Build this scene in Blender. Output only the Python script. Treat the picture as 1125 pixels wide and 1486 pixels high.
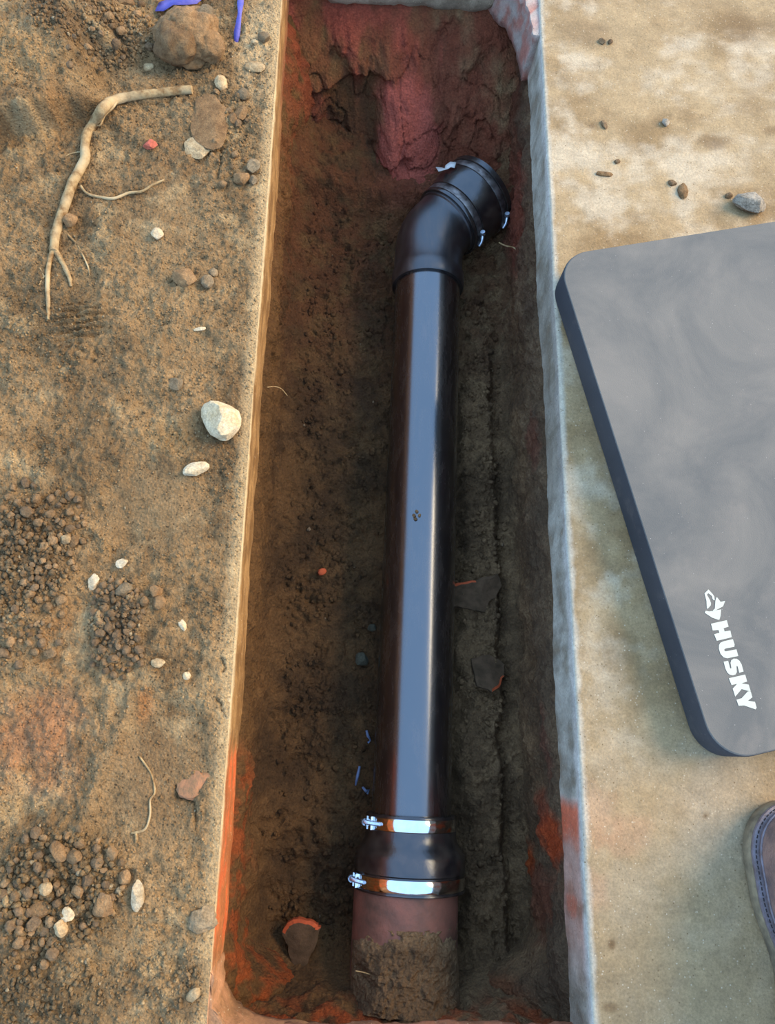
import bpy, bmesh, math, random
import numpy as np
from mathutils import Vector, Matrix

for o in list(bpy.data.objects):
    bpy.data.objects.remove(o)
S = bpy.context.scene
C = S.collection

# ------------------------------------------------------------------ camera
F = 1125.0; CX, CY = 562.5, 743.0; HCAM = 0.96       # focal length in pixels of the 1125 x 1486 frame
_N = np.array([500 - CX, -(1084 - CY), -F]); _V = np.array([624 - CX, -(-2941 - CY), -F])
_Z = -_N / np.linalg.norm(_N); _Y = _V - _Z * (_V @ _Z); _Y /= np.linalg.norm(_Y); _X = np.cross(_Y, _Z)
RW = np.array([_X, _Y, _Z])
def P(x, y, z=0.0):
    d = RW @ np.array([x - CX, -(y - CY), -F]); t = (z - HCAM) / d[2]
    return np.array([d[0] * t, d[1] * t, z])
def mpp(x, y, z=0.0):
    return float(np.linalg.norm(P(x + 1, y, z) - P(x, y, z)))
cd = bpy.data.cameras.new('camera'); cam = bpy.data.objects.new('camera', cd); C.objects.link(cam)
M4 = Matrix.Identity(4)
for i in range(3):
    for j in range(3):
        M4[i][j] = RW[i][j]
M4[2][3] = HCAM
cam.matrix_world = M4
cd.sensor_fit = 'HORIZONTAL'; cd.sensor_width = 36; cd.lens = 36 * F / 1125.0; cd.clip_start = 0.01
S.camera = cam

# ------------------------------------------------------------------ light
W = bpy.data.worlds.new('sky'); S.world = W; W.use_nodes = True
bg = W.node_tree.nodes['Background']; bg.inputs[0].default_value = (0.39, 0.68, 1.18, 1); bg.inputs[1].default_value = 2.4
sl = bpy.data.lights.new('sun_soft', 'SUN'); sl.energy = 6.4; sl.color = (1.0, 0.79, 0.47); sl.angle = math.radians(42)
so = bpy.data.objects.new('sun_soft', sl); C.objects.link(so)
so.rotation_euler = Vector((-0.82, -0.26, -0.54)).to_track_quat('-Z', 'Y').to_euler()
S.view_settings.view_transform = 'Standard'; S.view_settings.look = 'None'
S.view_settings.exposure = 0.12; S.view_settings.gamma = 1.0; S.view_settings.use_curve_mapping = False

# ------------------------------------------------------------------ helpers
ALB = np.array([.56, .455, .345])                        # photo tones to reflectance under this daylight
def lin(r, g, b, k=ALB):
    f = lambda c: (c / 255 / 12.92) if c / 255 <= 0.04045 else ((c / 255 + 0.055) / 1.055) ** 2.4
    return np.array([f(r), f(g), f(b)]) * k
def sstep(a, b, x):
    t = np.clip((x - a) / (b - a), 0, 1); return t * t * (3 - 2 * t)
_GR = np.array([(1,1,0),(-1,1,0),(1,-1,0),(-1,-1,0),(1,0,1),(-1,0,1),(1,0,-1),(-1,0,-1),(0,1,1),(0,-1,1),(0,1,-1),(0,-1,-1),(1,1,0),(-1,1,0),(0,-1,1),(0,-1,-1)], float)
def _hash(ix, iy, iz, seed):
    h = (ix * 374761393 + iy * 668265263 + iz * 2147483647 + seed * 1274126177) & 0xFFFFFFFF
    h = ((h ^ (h >> 13)) * 1274126177) & 0xFFFFFFFF
    h = ((h ^ (h >> 16)) * 2246822519) & 0xFFFFFFFF
    return (h ^ (h >> 15)) & 15
def vnoise(x, y, z, seed=0):
    """gradient noise"""
    x, y, z = np.broadcast_arrays(np.asarray(x, float), np.asarray(y, float), np.asarray(z, float))
    xi = np.floor(x).astype(np.int64); yi = np.floor(y).astype(np.int64); zi = np.floor(z).astype(np.int64)
    fx, fy, fz = x - xi, y - yi, z - zi
    q = lambda t: t * t * t * (t * (t * 6 - 15) + 10)
    ux, uy, uz = q(fx), q(fy), q(fz); r = 0
    for a in (0, 1):
        for b in (0, 1):
            for c in (0, 1):
                g = _GR[_hash(xi + a, yi + b, zi + c, seed)]
                r = r + (g[..., 0] * (fx - a) + g[..., 1] * (fy - b) + g[..., 2] * (fz - c)) * (ux if a else 1 - ux) * (uy if b else 1 - uy) * (uz if c else 1 - uz)
    return r * 1.15
def fbm(x, y, z=0.0, scale=0.1, octv=4, seed=0, gain=0.5):
    r = 0; a = 1; s = 1.0 / scale; t = 0
    for k in range(octv):
        r = r + a * vnoise(np.asarray(x) * s + 17.3 * k, np.asarray(y) * s - 9.1 * k, np.asarray(z) * s + 3.7 * k + .37, seed + k)
        t += a; a *= gain; s *= 2.03
    return r / t * 1.6
def mixc(a, b, t):
    t = np.clip(t, 0, 1)[..., None]; return a * (1 - t) + b * t
def ell(x, y, px, py, rx, ry, rot=0.0, z=0.0):
    """normalised radius of an ellipse on the ground, centred under a photo point; radii in photo pixels"""
    c = P(px, py, z); m = mpp(px, py, z); a = math.radians(rot)
    dx, dy = (x - c[0]) / m, (y - c[1]) / m
    u = dx * math.cos(a) + dy * math.sin(a); v = -dx * math.sin(a) + dy * math.cos(a)
    return np.sqrt((u / rx) ** 2 + (v / ry) ** 2)
def polydist(x, y, pts):
    d = np.full(np.shape(x), 9.0)
    for (ax, ay), (bx, by) in zip(pts[:-1], pts[1:]):
        vx, vy = bx - ax, by - ay; L = vx * vx + vy * vy + 1e-12
        t = np.clip(((x - ax) * vx + (y - ay) * vy) / L, 0, 1)
        d = np.minimum(d, np.hypot(x - ax - t * vx, y - ay - t * vy))
    return d

def tag(o, label=None, cat=None, group=None, kind=None):
    if label: o['label'] = label
    if cat: o['category'] = cat
    if group: o['group'] = group
    if kind: o['kind'] = kind
    return o
def link(name, me, mats, parent=None):
    o = bpy.data.objects.new(name, me); C.objects.link(o)
    for m in (mats if isinstance(mats, (list, tuple)) else [mats]):
        if m and m.name not in [q.name for q in me.materials if q]: me.materials.append(m)
    if parent: o.parent = parent
    return o
def empty(name, loc):
    o = bpy.data.objects.new(name, None); o.empty_display_size = 0.02; C.objects.link(o); o.location = loc; return o
def np_mesh(name, V, faces, col=None, smooth=True):
    me = bpy.data.meshes.new(name)
    faces = np.asarray(faces); n = faces.shape[1]
    me.vertices.add(len(V)); me.vertices.foreach_set('co', np.asarray(V, np.float32).ravel())
    me.loops.add(faces.size); me.loops.foreach_set('vertex_index', faces.astype(np.int32).ravel())
    me.polygons.add(len(faces)); me.polygons.foreach_set('loop_start', np.arange(0, faces.size, n, dtype=np.int32))
    me.polygons.foreach_set('loop_total', np.full(len(faces), n, np.int32))
    if smooth: me.polygons.foreach_set('use_smooth', np.ones(len(faces), bool))
    me.update(calc_edges=True)
    if col is not None:
        at = me.attributes.new('Col', 'FLOAT_COLOR', 'POINT')
        c4 = np.ones((len(V), 4), np.float32); c4[:, :3] = col; at.data.foreach_set('color', c4.ravel())
    return me
def grid_faces(nu, nv, flip=False):
    i = np.arange(nu - 1)[:, None] * nv + np.arange(nv - 1)[None, :]
    q = np.stack([i, i + nv, i + nv + 1, i + 1], -1).reshape(-1, 4)
    return q[:, ::-1] if flip else q
def tube_np(path, rad, seg=12, cap=True, up=None):
    """tapered tube along a list of points -> verts, quads, caps as list faces"""
    path = [Vector(p) for p in path]; n = len(path); V = []
    T = [(path[min(i + 1, n - 1)] - path[max(i - 1, 0)]).normalized() for i in range(n)]
    ref = Vector(up) if up else (Vector((0, 0, 1)) if abs(T[0].z) < .9 else Vector((1, 0, 0)))
    for i in range(n):
        s = T[i].cross(ref).normalized(); u = s.cross(T[i]).normalized()
        for k in range(seg):
            a = 2 * math.pi * k / seg
            V.append(path[i] + (s * math.cos(a) + u * math.sin(a)) * rad[i])
    Fc = []
    for i in range(n - 1):
        for k in range(seg):
            a = i * seg + k; b = i * seg + (k + 1) % seg
            Fc.append((a, b, b + seg, a + seg))
    if cap:
        Fc.append(tuple(range(seg - 1, -1, -1))); Fc.append(tuple((n - 1) * seg + k for k in range(seg)))
    return V, Fc
def mesh_from(name, V, Fc, smooth=True, angle=None):
    me = bpy.data.meshes.new(name); me.from_pydata([tuple(v) for v in V], [], Fc); me.update()
    if smooth:
        me.polygons.foreach_set('use_smooth', [len(p.vertices) <= 4 for p in me.polygons])
        if angle: me.set_sharp_from_angle(angle=math.radians(angle))
    return me
def merge(parts):
    V, Fc = [], []
    for v, f in parts:
        b = len(V); V += list(v); Fc += [tuple(i + b for i in q) for q in f]
    return V, Fc

# ------------------------------------------------------------------ materials
class NT:
    def __init__(s, name):
        s.m = bpy.data.materials.new(name); s.m.use_nodes = True; s.t = s.m.node_tree; s.b = s.t.nodes['Principled BSDF']
        s.co = s.t.nodes.new('ShaderNodeTexCoord').outputs['Object']
    def n(s, ty, **kw):
        n = s.t.nodes.new(ty)
        for k, v in kw.items():
            if hasattr(n, k) and not k[0].isupper(): setattr(n, k, v)
            else: s.set(n.inputs[k.replace('_', ' ')], v)
        return n
    def set(s, sock, v):
        if hasattr(v, 'is_output') or isinstance(v, bpy.types.NodeSocket): s.t.links.new(v, sock)
        else:
            if isinstance(v, np.ndarray): v = tuple(v) + ((1,) if len(v) == 3 and sock.type == 'RGBA' else ())
            sock.default_value = v
    def noise(s, scale, detail=4, rough=.55, vec=None, dist=0):
        n = s.n('ShaderNodeTexNoise'); s.set(n.inputs['Vector'], vec if vec else s.co)
        n.inputs['Scale'].default_value = scale; n.inputs['Detail'].default_value = detail; n.inputs['Roughness'].default_value = rough; n.inputs['Distortion'].default_value = dist
        return n.outputs['Fac']
    def voro(s, scale, feat='F1', out='Distance', vec=None):
        n = s.n('ShaderNodeTexVoronoi', feature=feat); s.set(n.inputs['Vector'], vec if vec else s.co); n.inputs['Scale'].default_value = scale
        return n.outputs[out]
    def stretch(s, sc):
        n = s.n('ShaderNodeMapping'); s.set(n.inputs['Vector'], s.co); n.inputs['Scale'].default_value = sc; return n.outputs[0]
    def rng(s, v, a, b, c=0., d=1.):
        n = s.n('ShaderNodeMapRange'); s.set(n.inputs['Value'], v)
        for k, q in zip(('From Min', 'From Max', 'To Min', 'To Max'), (a, b, c, d)): n.inputs[k].default_value = q
        return n.outputs[0]
    def math(s, op, a, b=0.):
        n = s.n('ShaderNodeMath', operation=op); s.set(n.inputs[0], a); s.set(n.inputs[1], b); return n.outputs[0]
    def mix(s, f, a, b, mode='MIX'):
        n = s.n('ShaderNodeMix', data_type='RGBA', blend_type=mode)
        s.set(n.inputs[0], f); s.set(n.inputs[6], a); s.set(n.inputs[7], b); return n.outputs[2]
    def attr(s):
        n = s.n('ShaderNodeAttribute'); n.attribute_name = 'Col'; return n.outputs['Color']
    def vm(s, col, fac):     # colour times a scalar
        n = s.n('ShaderNodeVectorMath', operation='SCALE'); s.set(n.inputs[0], col); s.set(n.inputs['Scale'], fac); return n.outputs[0]
    def bump(s, h, dist, strength=1.0, nrm=None):
        n = s.n('ShaderNodeBump'); s.set(n.inputs['Height'], h); n.inputs['Distance'].default_value = dist; n.inputs['Strength'].default_value = strength
        if nrm: s.set(n.inputs['Normal'], nrm)
        return n.outputs[0]
    def out(s, col=None, rough=.9, spec=.2, metal=0., normal=None):
        if col is not None: s.set(s.b.inputs['Base Color'], col)
        s.set(s.b.inputs['Roughness'], rough); s.b.inputs['Specular IOR Level'].default_value = spec; s.b.inputs['Metallic'].default_value = metal
        if normal: s.set(s.b.inputs['Normal'], normal)
        return s.m

def soil_mat(name, specks=True, amp=1.0, grain=1.0):
    t = NT(name)
    c = t.attr()
    f = t.math('MULTIPLY', t.rng(t.noise(55, 6, .65), .25, .75, 1 - .28 * amp, 1 + .28 * amp), t.rng(t.noise(170, 5, .7), .28, .72, 1 - .3 * amp, 1 + .3 * amp))
    g = t.rng(t.noise(420 * grain, 3, .6), .25, .75, 1 - .42 * amp, 1 + .42 * amp)
    col = t.vm(c, t.math('MULTIPLY', f, g))
    if specks:
        v = t.voro(330, out='Distance'); cell = t.n('ShaderNodeTexVoronoi'); t.set(cell.inputs['Vector'], t.co); cell.inputs['Scale'].default_value = 330
        sep = t.n('ShaderNodeSeparateColor'); t.set(sep.inputs[0], cell.outputs['Color'])
        m = t.math('MULTIPLY', t.rng(sep.outputs[0], .90, .93), t.rng(v, .45, .25))
        col = t.mix(m, col, lin(190, 170, 135))
        m2 = t.math('MULTIPLY', t.rng(sep.outputs[1], .86, .9), t.rng(v, .5, .3))
        col = t.mix(m2, col, t.vm(c, .42))
    h1 = t.noise(160, 6, .7); h2 = t.voro(260 * grain); h3 = t.noise(600, 3, .6)
    h = t.math('ADD', t.math('MULTIPLY', h1, 1.2), t.math('ADD', t.math('MULTIPLY', h2, -.55), t.math('MULTIPLY', h3, .45)))
    return t.out(col, .95, .12, normal=t.bump(h, .006, 1.0))
SOIL = soil_mat('dry_soil', amp=.75)
DAMP = soil_mat('damp_soil', specks=False, amp=.75, grain=.8)
def concrete_mat(name):
    t = NT(name); c = t.attr()
    wisp = t.rng(t.noise(16, 8, .72, vec=t.stretch((1, 1.7, 1)), dist=1.1), .47, .68, 0, .5)
    c = t.mix(wisp, c, t.vm(c, 1.32)); c = t.mix(t.rng(t.noise(21, 8, .75, dist=.8), .5, .72, 0, .6), c, t.vm(c, .74))
    f = t.math('MULTIPLY', t.rng(t.noise(38, 7, .7), .25, .75, .82, 1.16), t.rng(t.noise(125, 6, .75), .28, .72, .86, 1.13)); g = t.rng(t.noise(330, 4, .7), .25, .75, .74, 1.26)
    col = t.vm(c, t.math('MULTIPLY', f, g))
    cell = t.n('ShaderNodeTexVoronoi'); t.set(cell.inputs['Vector'], t.co); cell.inputs['Scale'].default_value = 380
    sep = t.n('ShaderNodeSeparateColor'); t.set(sep.inputs[0], cell.outputs['Color'])
    m = t.math('MULTIPLY', t.rng(sep.outputs[0], .95, .98), t.rng(cell.outputs['Distance'], .45, .15))
    col = t.mix(m, col, lin(134, 112, 80))
    m2 = t.math('MULTIPLY', t.rng(sep.outputs[1], .93, .97), t.rng(cell.outputs['Distance'], .45, .15))
    col = t.mix(m2, col, lin(228, 216, 192))
    h = t.math('ADD', t.noise(260, 6, .7), t.math('MULTIPLY', t.noise(40, 4), .8))
    return t.out(col, .85, .25, normal=t.bump(h, .0016, .8))
CONC = concrete_mat('dusty_concrete')
def plain(name, col, rough=.6, spec=.3, metal=0., vary=.2, sc=80, bump=0., bs=200, col2=None):
    t = NT(name); t.co = t.n('ShaderNodeNewGeometry').outputs['Position']; f = t.noise(sc, 5, .6)
    kk = np.ones(3) if metal > .5 else ALB
    if col2 is not None: c = t.mix(t.rng(f, .38, .66), lin(*col, kk), lin(*col2, kk))
    else: c = t.vm(t.mix(0.0, lin(*col, kk), lin(*col, kk)), t.rng(f, .25, .75, 1 - vary, 1 + vary))
    return t.out(c, rough, spec, metal, t.bump(t.noise(bs, 5, .65), bump) if bump else None)
def abs_mat(name, cr=.20, r0=.20, r1=.36, dust=.85, ior=1.65):
    t = NT(name)
    d = t.noise(26, 7, .72, vec=t.stretch((1.6, .45, 1.6)), dist=.6); e = t.noise(150, 4, .7, vec=t.stretch((1.5, .25, 1.5)))
    k = t.math('MULTIPLY', t.rng(d, .42, .75), t.rng(e, .3, .75))
    c = t.mix(t.math('MULTIPLY', k, dust), lin(24, 21, 24), lin(92, 76, 66))
    r = t.rng(t.math('ADD', t.math('MULTIPLY', d, .7), t.math('MULTIPLY', e, .3)), .35, .75, r0, r1)
    t.b.inputs['Coat Weight'].default_value = 1.0; t.b.inputs['Coat Roughness'].default_value = cr; t.b.inputs['Coat IOR'].default_value = ior
    return t.out(c, r, .7)
ABS = abs_mat('black_plastic'); ABSD = abs_mat('dusty_black_plastic', .34, .34, .55, 1.3, 1.25)
RUB = plain('black_rubber', (34, 31, 34), .24, .75, sc=45, col2=(70, 62, 58), bump=.0003, bs=120)
STEEL = plain('bright_steel', (205, 205, 205), .09, .5, 1.0, vary=.15, sc=60)
ZINC = plain('zinc_screw', (190, 195, 200), .28, .5, .9, vary=.25, sc=300)
CLAY = plain('old_clay_pipe', (156, 104, 88), .6, .35, sc=30, col2=(112, 82, 68), bump=.0012, bs=90)
TERRA = plain('broken_clay_edge', (214, 104, 62), .8, .2, sc=90, col2=(176, 84, 50), bump=.001)
SHARD = plain('dirty_clay_face', (108, 88, 70), .9, .15, sc=60, col2=(80, 66, 50), bump=.0015)
def foam_mat(name, a, b):
    t = NT(name); f = t.noise(7, 6, .62, dist=.7); g = t.noise(24, 6, .7); s = t.rng(t.voro(260), .14, .06)
    cell = t.n('ShaderNodeTexVoronoi'); t.set(cell.inputs['Vector'], t.co); cell.inputs['Scale'].default_value = 260
    sep = t.n('ShaderNodeSeparateColor'); t.set(sep.inputs[0], cell.outputs['Color'])
    c = t.mix(t.rng(f, .35, .7), lin(*a), lin(*b)); c = t.mix(t.rng(g, .55, .8, 0, .35), c, lin(158, 152, 148))
    c = t.mix(t.math('MULTIPLY', s, t.rng(sep.outputs[0], .93, .95)), c, lin(205, 205, 205))
    return t.out(c, .8, .3, normal=t.bump(t.noise(700, 3), .0004))
FOAM = foam_mat('grey_foam', (112, 116, 118), (146, 145, 142))
FOAM_SHADE = foam_mat('shaded_foam_side', (72, 77, 86), (88, 92, 100))  # darker copy for the pad's side: its shade is put into the colour
PRINT = plain('white_print', (226, 238, 234), .7, .2, vary=.05)
def rootmat():
    t = NT('root_bark'); c = t.mix(t.rng(t.noise(60, 6, .7), .42, .62), lin(205, 182, 138), lin(140, 110, 72))
    c = t.mix(t.rng(t.noise(22, 4), .5, .7), c, lin(222, 204, 165))
    return t.out(c, .85, .2, normal=t.bump(t.noise(150, 5, .7), .0015))
ROOT = rootmat()
def rockmat(name, a, b, sc=60, bmp=.002):
    t = NT(name); t.co = t.n('ShaderNodeNewGeometry').outputs['Position']; inf = t.n('ShaderNodeObjectInfo').outputs['Random']
    c = t.mix(t.rng(t.noise(sc, 6, .7), .38, .66), lin(*a), lin(*b))
    g = t.math('MULTIPLY', t.rng(t.noise(420, 3), .3, .7, .78, 1.22), t.rng(t.noise(150, 5, .7), .3, .7, .78, 1.2))
    c = t.vm(c, t.math('MULTIPLY', g, t.rng(inf, 0, 1, .78, 1.22)))
    return t.out(c, .9, .15, normal=t.bump(t.math('ADD', t.noise(180, 6, .7), t.math('MULTIPLY', t.noise(520, 3, .6), .4)), bmp * 2.2))
CLOD = rockmat('soil_clod', (186, 156, 118), (154, 126, 92)); CLODD = rockmat('dark_soil_clod', (162, 138, 108), (134, 113, 88))
WHITE = rockmat('pale_stone', (246, 234, 206), (218, 196, 156), 45, .001); CREAM = rockmat('cream_stone', (222, 202, 164), (182, 154, 114), 60, .001)
GREY = rockmat('grey_stone', (186, 168, 138), (156, 138, 110)); BROWN = rockmat('brown_stone', (186, 154, 114), (150, 120, 86))
REFL_STEEL = plain('soil_reflection_steel', (70, 60, 54), .4, .5, .8, sc=70, col2=(130, 120, 112))  # upper clamp bands: brown soil reflection put into the metal's colour
CHIPC = rockmat('concrete_chip', (228, 222, 208), (160, 158, 150), 70, .002)
RED = plain('red_painted_chip', (232, 128, 108), .8, .2, sc=120, col2=(190, 110, 84), bump=.002)
BRICK = plain('pink_clay_fragment', (196, 146, 112), .9, .15, sc=90, col2=(160, 130, 100), bump=.002)
BLUE = plain('blue_plastic', (86, 90, 214), .5, .4, sc=60, col2=(120, 112, 222), bump=.001)
BITS = plain('blue_shaving', (120, 142, 190), .5, .4, vary=.2)
DPEB = rockmat('dull_green_pebble', (104, 106, 94), (78, 80, 70))
WPL = plain('white_plastic', (222, 232, 245), .5, .4, vary=.08)

# ------------------------------------------------------------------ the trench: constants
XL, XR = -0.1365, 0.2805         # saw-cut slab edges
YF, YB = -0.309, 1.258           # front and back slab edges
TS = 0.105                       # slab thickness
ZF = -0.302                      # trench floor
def yat(py, z=0.0, px=580): return float(P(px, py, z)[1])
rng = np.random.default_rng(7); random.seed(7)

# ---- left: dirt lying on the slab
FOOT = [tuple(P(*q)[:2]) for q in ((196, 1015), (172, 1080), (135, 1150), (118, 1215))]
CRACKS = [[tuple(P(*q)[:2]) for q in L] for L in (
    [(318, 1016), (324, 1030), (325, 1042)], [(332, 1014), (338, 1018)], [(253, 1140), (256, 1155), (268, 1162), (284, 1165), (286, 1205)],
    [(195, 150), (215, 156), (240, 152), (262, 145)],
    [(318, 190), (322, 225), (318, 262)], [(322, 958), (325, 968), (322, 974)])]
def Hdirt(x, y, fine=True):
    x = np.asarray(x, float); y = np.asarray(y, float)
    d = XL - x
    h = .004 * sstep(0.0, .012, d) + .003 * sstep(.03, .10, d)
    h = h + fbm(x, y, 0, .16, 3, 3) * .010 * sstep(.03, .16, d) + fbm(x, y, 0, .045, 4, 11) * .0034 * sstep(.004, .06, d)
    # the bank in the upper left, its lower side breaking off steeply
    c = P(0, 208); c2 = P(100, 182)
    yl = c[1] + (x - c[0]) * (c2[1] - c[1]) / (c2[0] - c[0]) + fbm(x, y, 0, .04, 2, 21) * .010
    xl = P(138, 120)[0] + fbm(x, y, 0, .05, 2, 25) * .02
    h = h + .052 * sstep(-.004, .008, y - yl) * sstep(-.035, .05, xl - x) * (1 - .5 * sstep(.12, .3, y - yl))
    # crumb heaps
    for (px, py, rx, ry, hh) in ((40, 820, 95, 130, .012), (172, 905, 50, 85, .010), (80, 1300, 130, 110, .013), (150, 60, 110, 80, .010), (60, 1440, 150, 60, .010)):
        h = h + hh * (1 - sstep(.35, 1.05, ell(x, y, px, py, rx, ry)))
    # trodden smooth patches
    sm = 1 - sstep(.55, 1.05, ell(x, y, 225, 735, 95, 85)); sf = 1 - sstep(.7, 1.05, ell(x, y, 225, 1120, 82, 125, -12)); sg = 1 - sstep(.6, 1.1, ell(x, y, 250, 320, 90, 80))
    h = h - .006 * sf - .004 * sm - .003 * sg
    h = h + .007 * np.exp(-(polydist(x, y, FOOT) / .008) ** 2)
    # boot tread
    e = ell(x, y, 118, 472, 44, 36); c = P(118, 472); m = mpp(118, 472)
    h = h + .0042 * (1 - sstep(.6, 1.1, e)) * np.sin(((y - c[1]) - .18 * (x - c[0])) / m * 2 * math.pi / 11.5) * sstep(-46, -30, (x - c[0]) / m)
    e2 = ell(x, y, 120, 520, 30, 26); h = h + .002 * (1 - sstep(.7, 1.1, e2)) * np.sin(e2 * 15)
    if fine:
        k = 1 - .75 * np.clip(sm + sf + .6 * sg, 0, 1)
        h = h + (fbm(x, y, 0, .03, 4, 31, .6) * .0062 + fbm(x, y, 0, .008, 2, 37) * .0026) * k * sstep(0.002, .03, d)
    wx = fbm(x, y, 0, .012, 3, 53) * .004; wy = fbm(x, y, 0, .012, 3, 54) * .004
    for L in CRACKS: h = h - .006 * np.exp(-(polydist(x + wx, y + wy, L) / .0014) ** 2)
    return h
def dirt_col(x, y):
    a = fbm(x, y, 0, .12, 4, 41); b = fbm(x, y, 0, .035, 4, 47)
    col = mixc(lin(163, 134, 97), lin(128, 103, 73), sstep(-.55, .6, a + .5 * b))
    d = XL - x
    col = mixc(col, lin(196, 172, 134), (1 - sstep(.004, .022, d)) * .75)
    t = (1 - sstep(.35, 1.05, ell(x, y, 375, 70, 40, 120))); col = mixc(col, lin(198, 174, 138), t * sstep(-.5, .3, b + .25))
    for (px, py, rx, ry, c, s) in ((60, 1075, 85, 85, (172, 122, 86), .75), (30, 120, 110, 90, (172, 140, 98), .7), (95, 190, 22, 60, (158, 116, 70), .5),
                                   (90, 930, 40, 70, (164, 122, 78), .7), (40, 815, 80, 120, (112, 92, 68), .85), (172, 905, 48, 82, (104, 88, 70), .9),
                                   (80, 1300, 125, 110, (117, 97, 70), .85), (60, 1440, 170, 70, (112, 94, 70), .8), (225, 1120, 80, 120, (138, 110, 78), .6),
                                   (240, 735, 95, 80, (164, 134, 96), .6), (60, 450, 110, 90, (120, 99, 72), .8), (130, 60, 90, 70, (122, 100, 76), .75),
                                   (150, 560, 60, 50, (122, 100, 74), .6), (250, 640, 60, 40, (178, 144, 98), .5), (212, 1025, 16, 30, (170, 118, 70), .8), (250, 250, 80, 60, (140, 112, 80), .6),
                                   (250, 1430, 90, 60, (126, 104, 78), .6)):
        col = mixc(col, lin(*c), s * (1 - sstep(.35, 1.1, ell(x, y, px, py, rx, ry) + .35 * b)))
    col = mixc(col, lin(206, 180, 138), sstep(.1, .8, fbm(x, y, 0, .05, 4, 59)) * .45)
    lum = col.mean(-1, keepdims=True); col = lum + (col - lum) * .93
    return col * np.array([1.54, 1.60, 1.52])
nx, ny = 262, 820
xs = np.linspace(-0.66, XL - .0015, nx); ys = np.linspace(-.36, 1.28, ny)
gx, gy = np.meshgrid(xs, ys, indexing='ij')
gz = Hdirt(gx, gy)
V = np.stack([gx, gy, gz], -1).reshape(-1, 3)
tag(link('ground_dirt', np_mesh('ground_dirt', V, grid_faces(nx, ny), dirt_col(gx, gy).reshape(-1, 3)), SOIL), 'dry tan dirt spread over the slab left of the trench', kind='structure')

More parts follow.
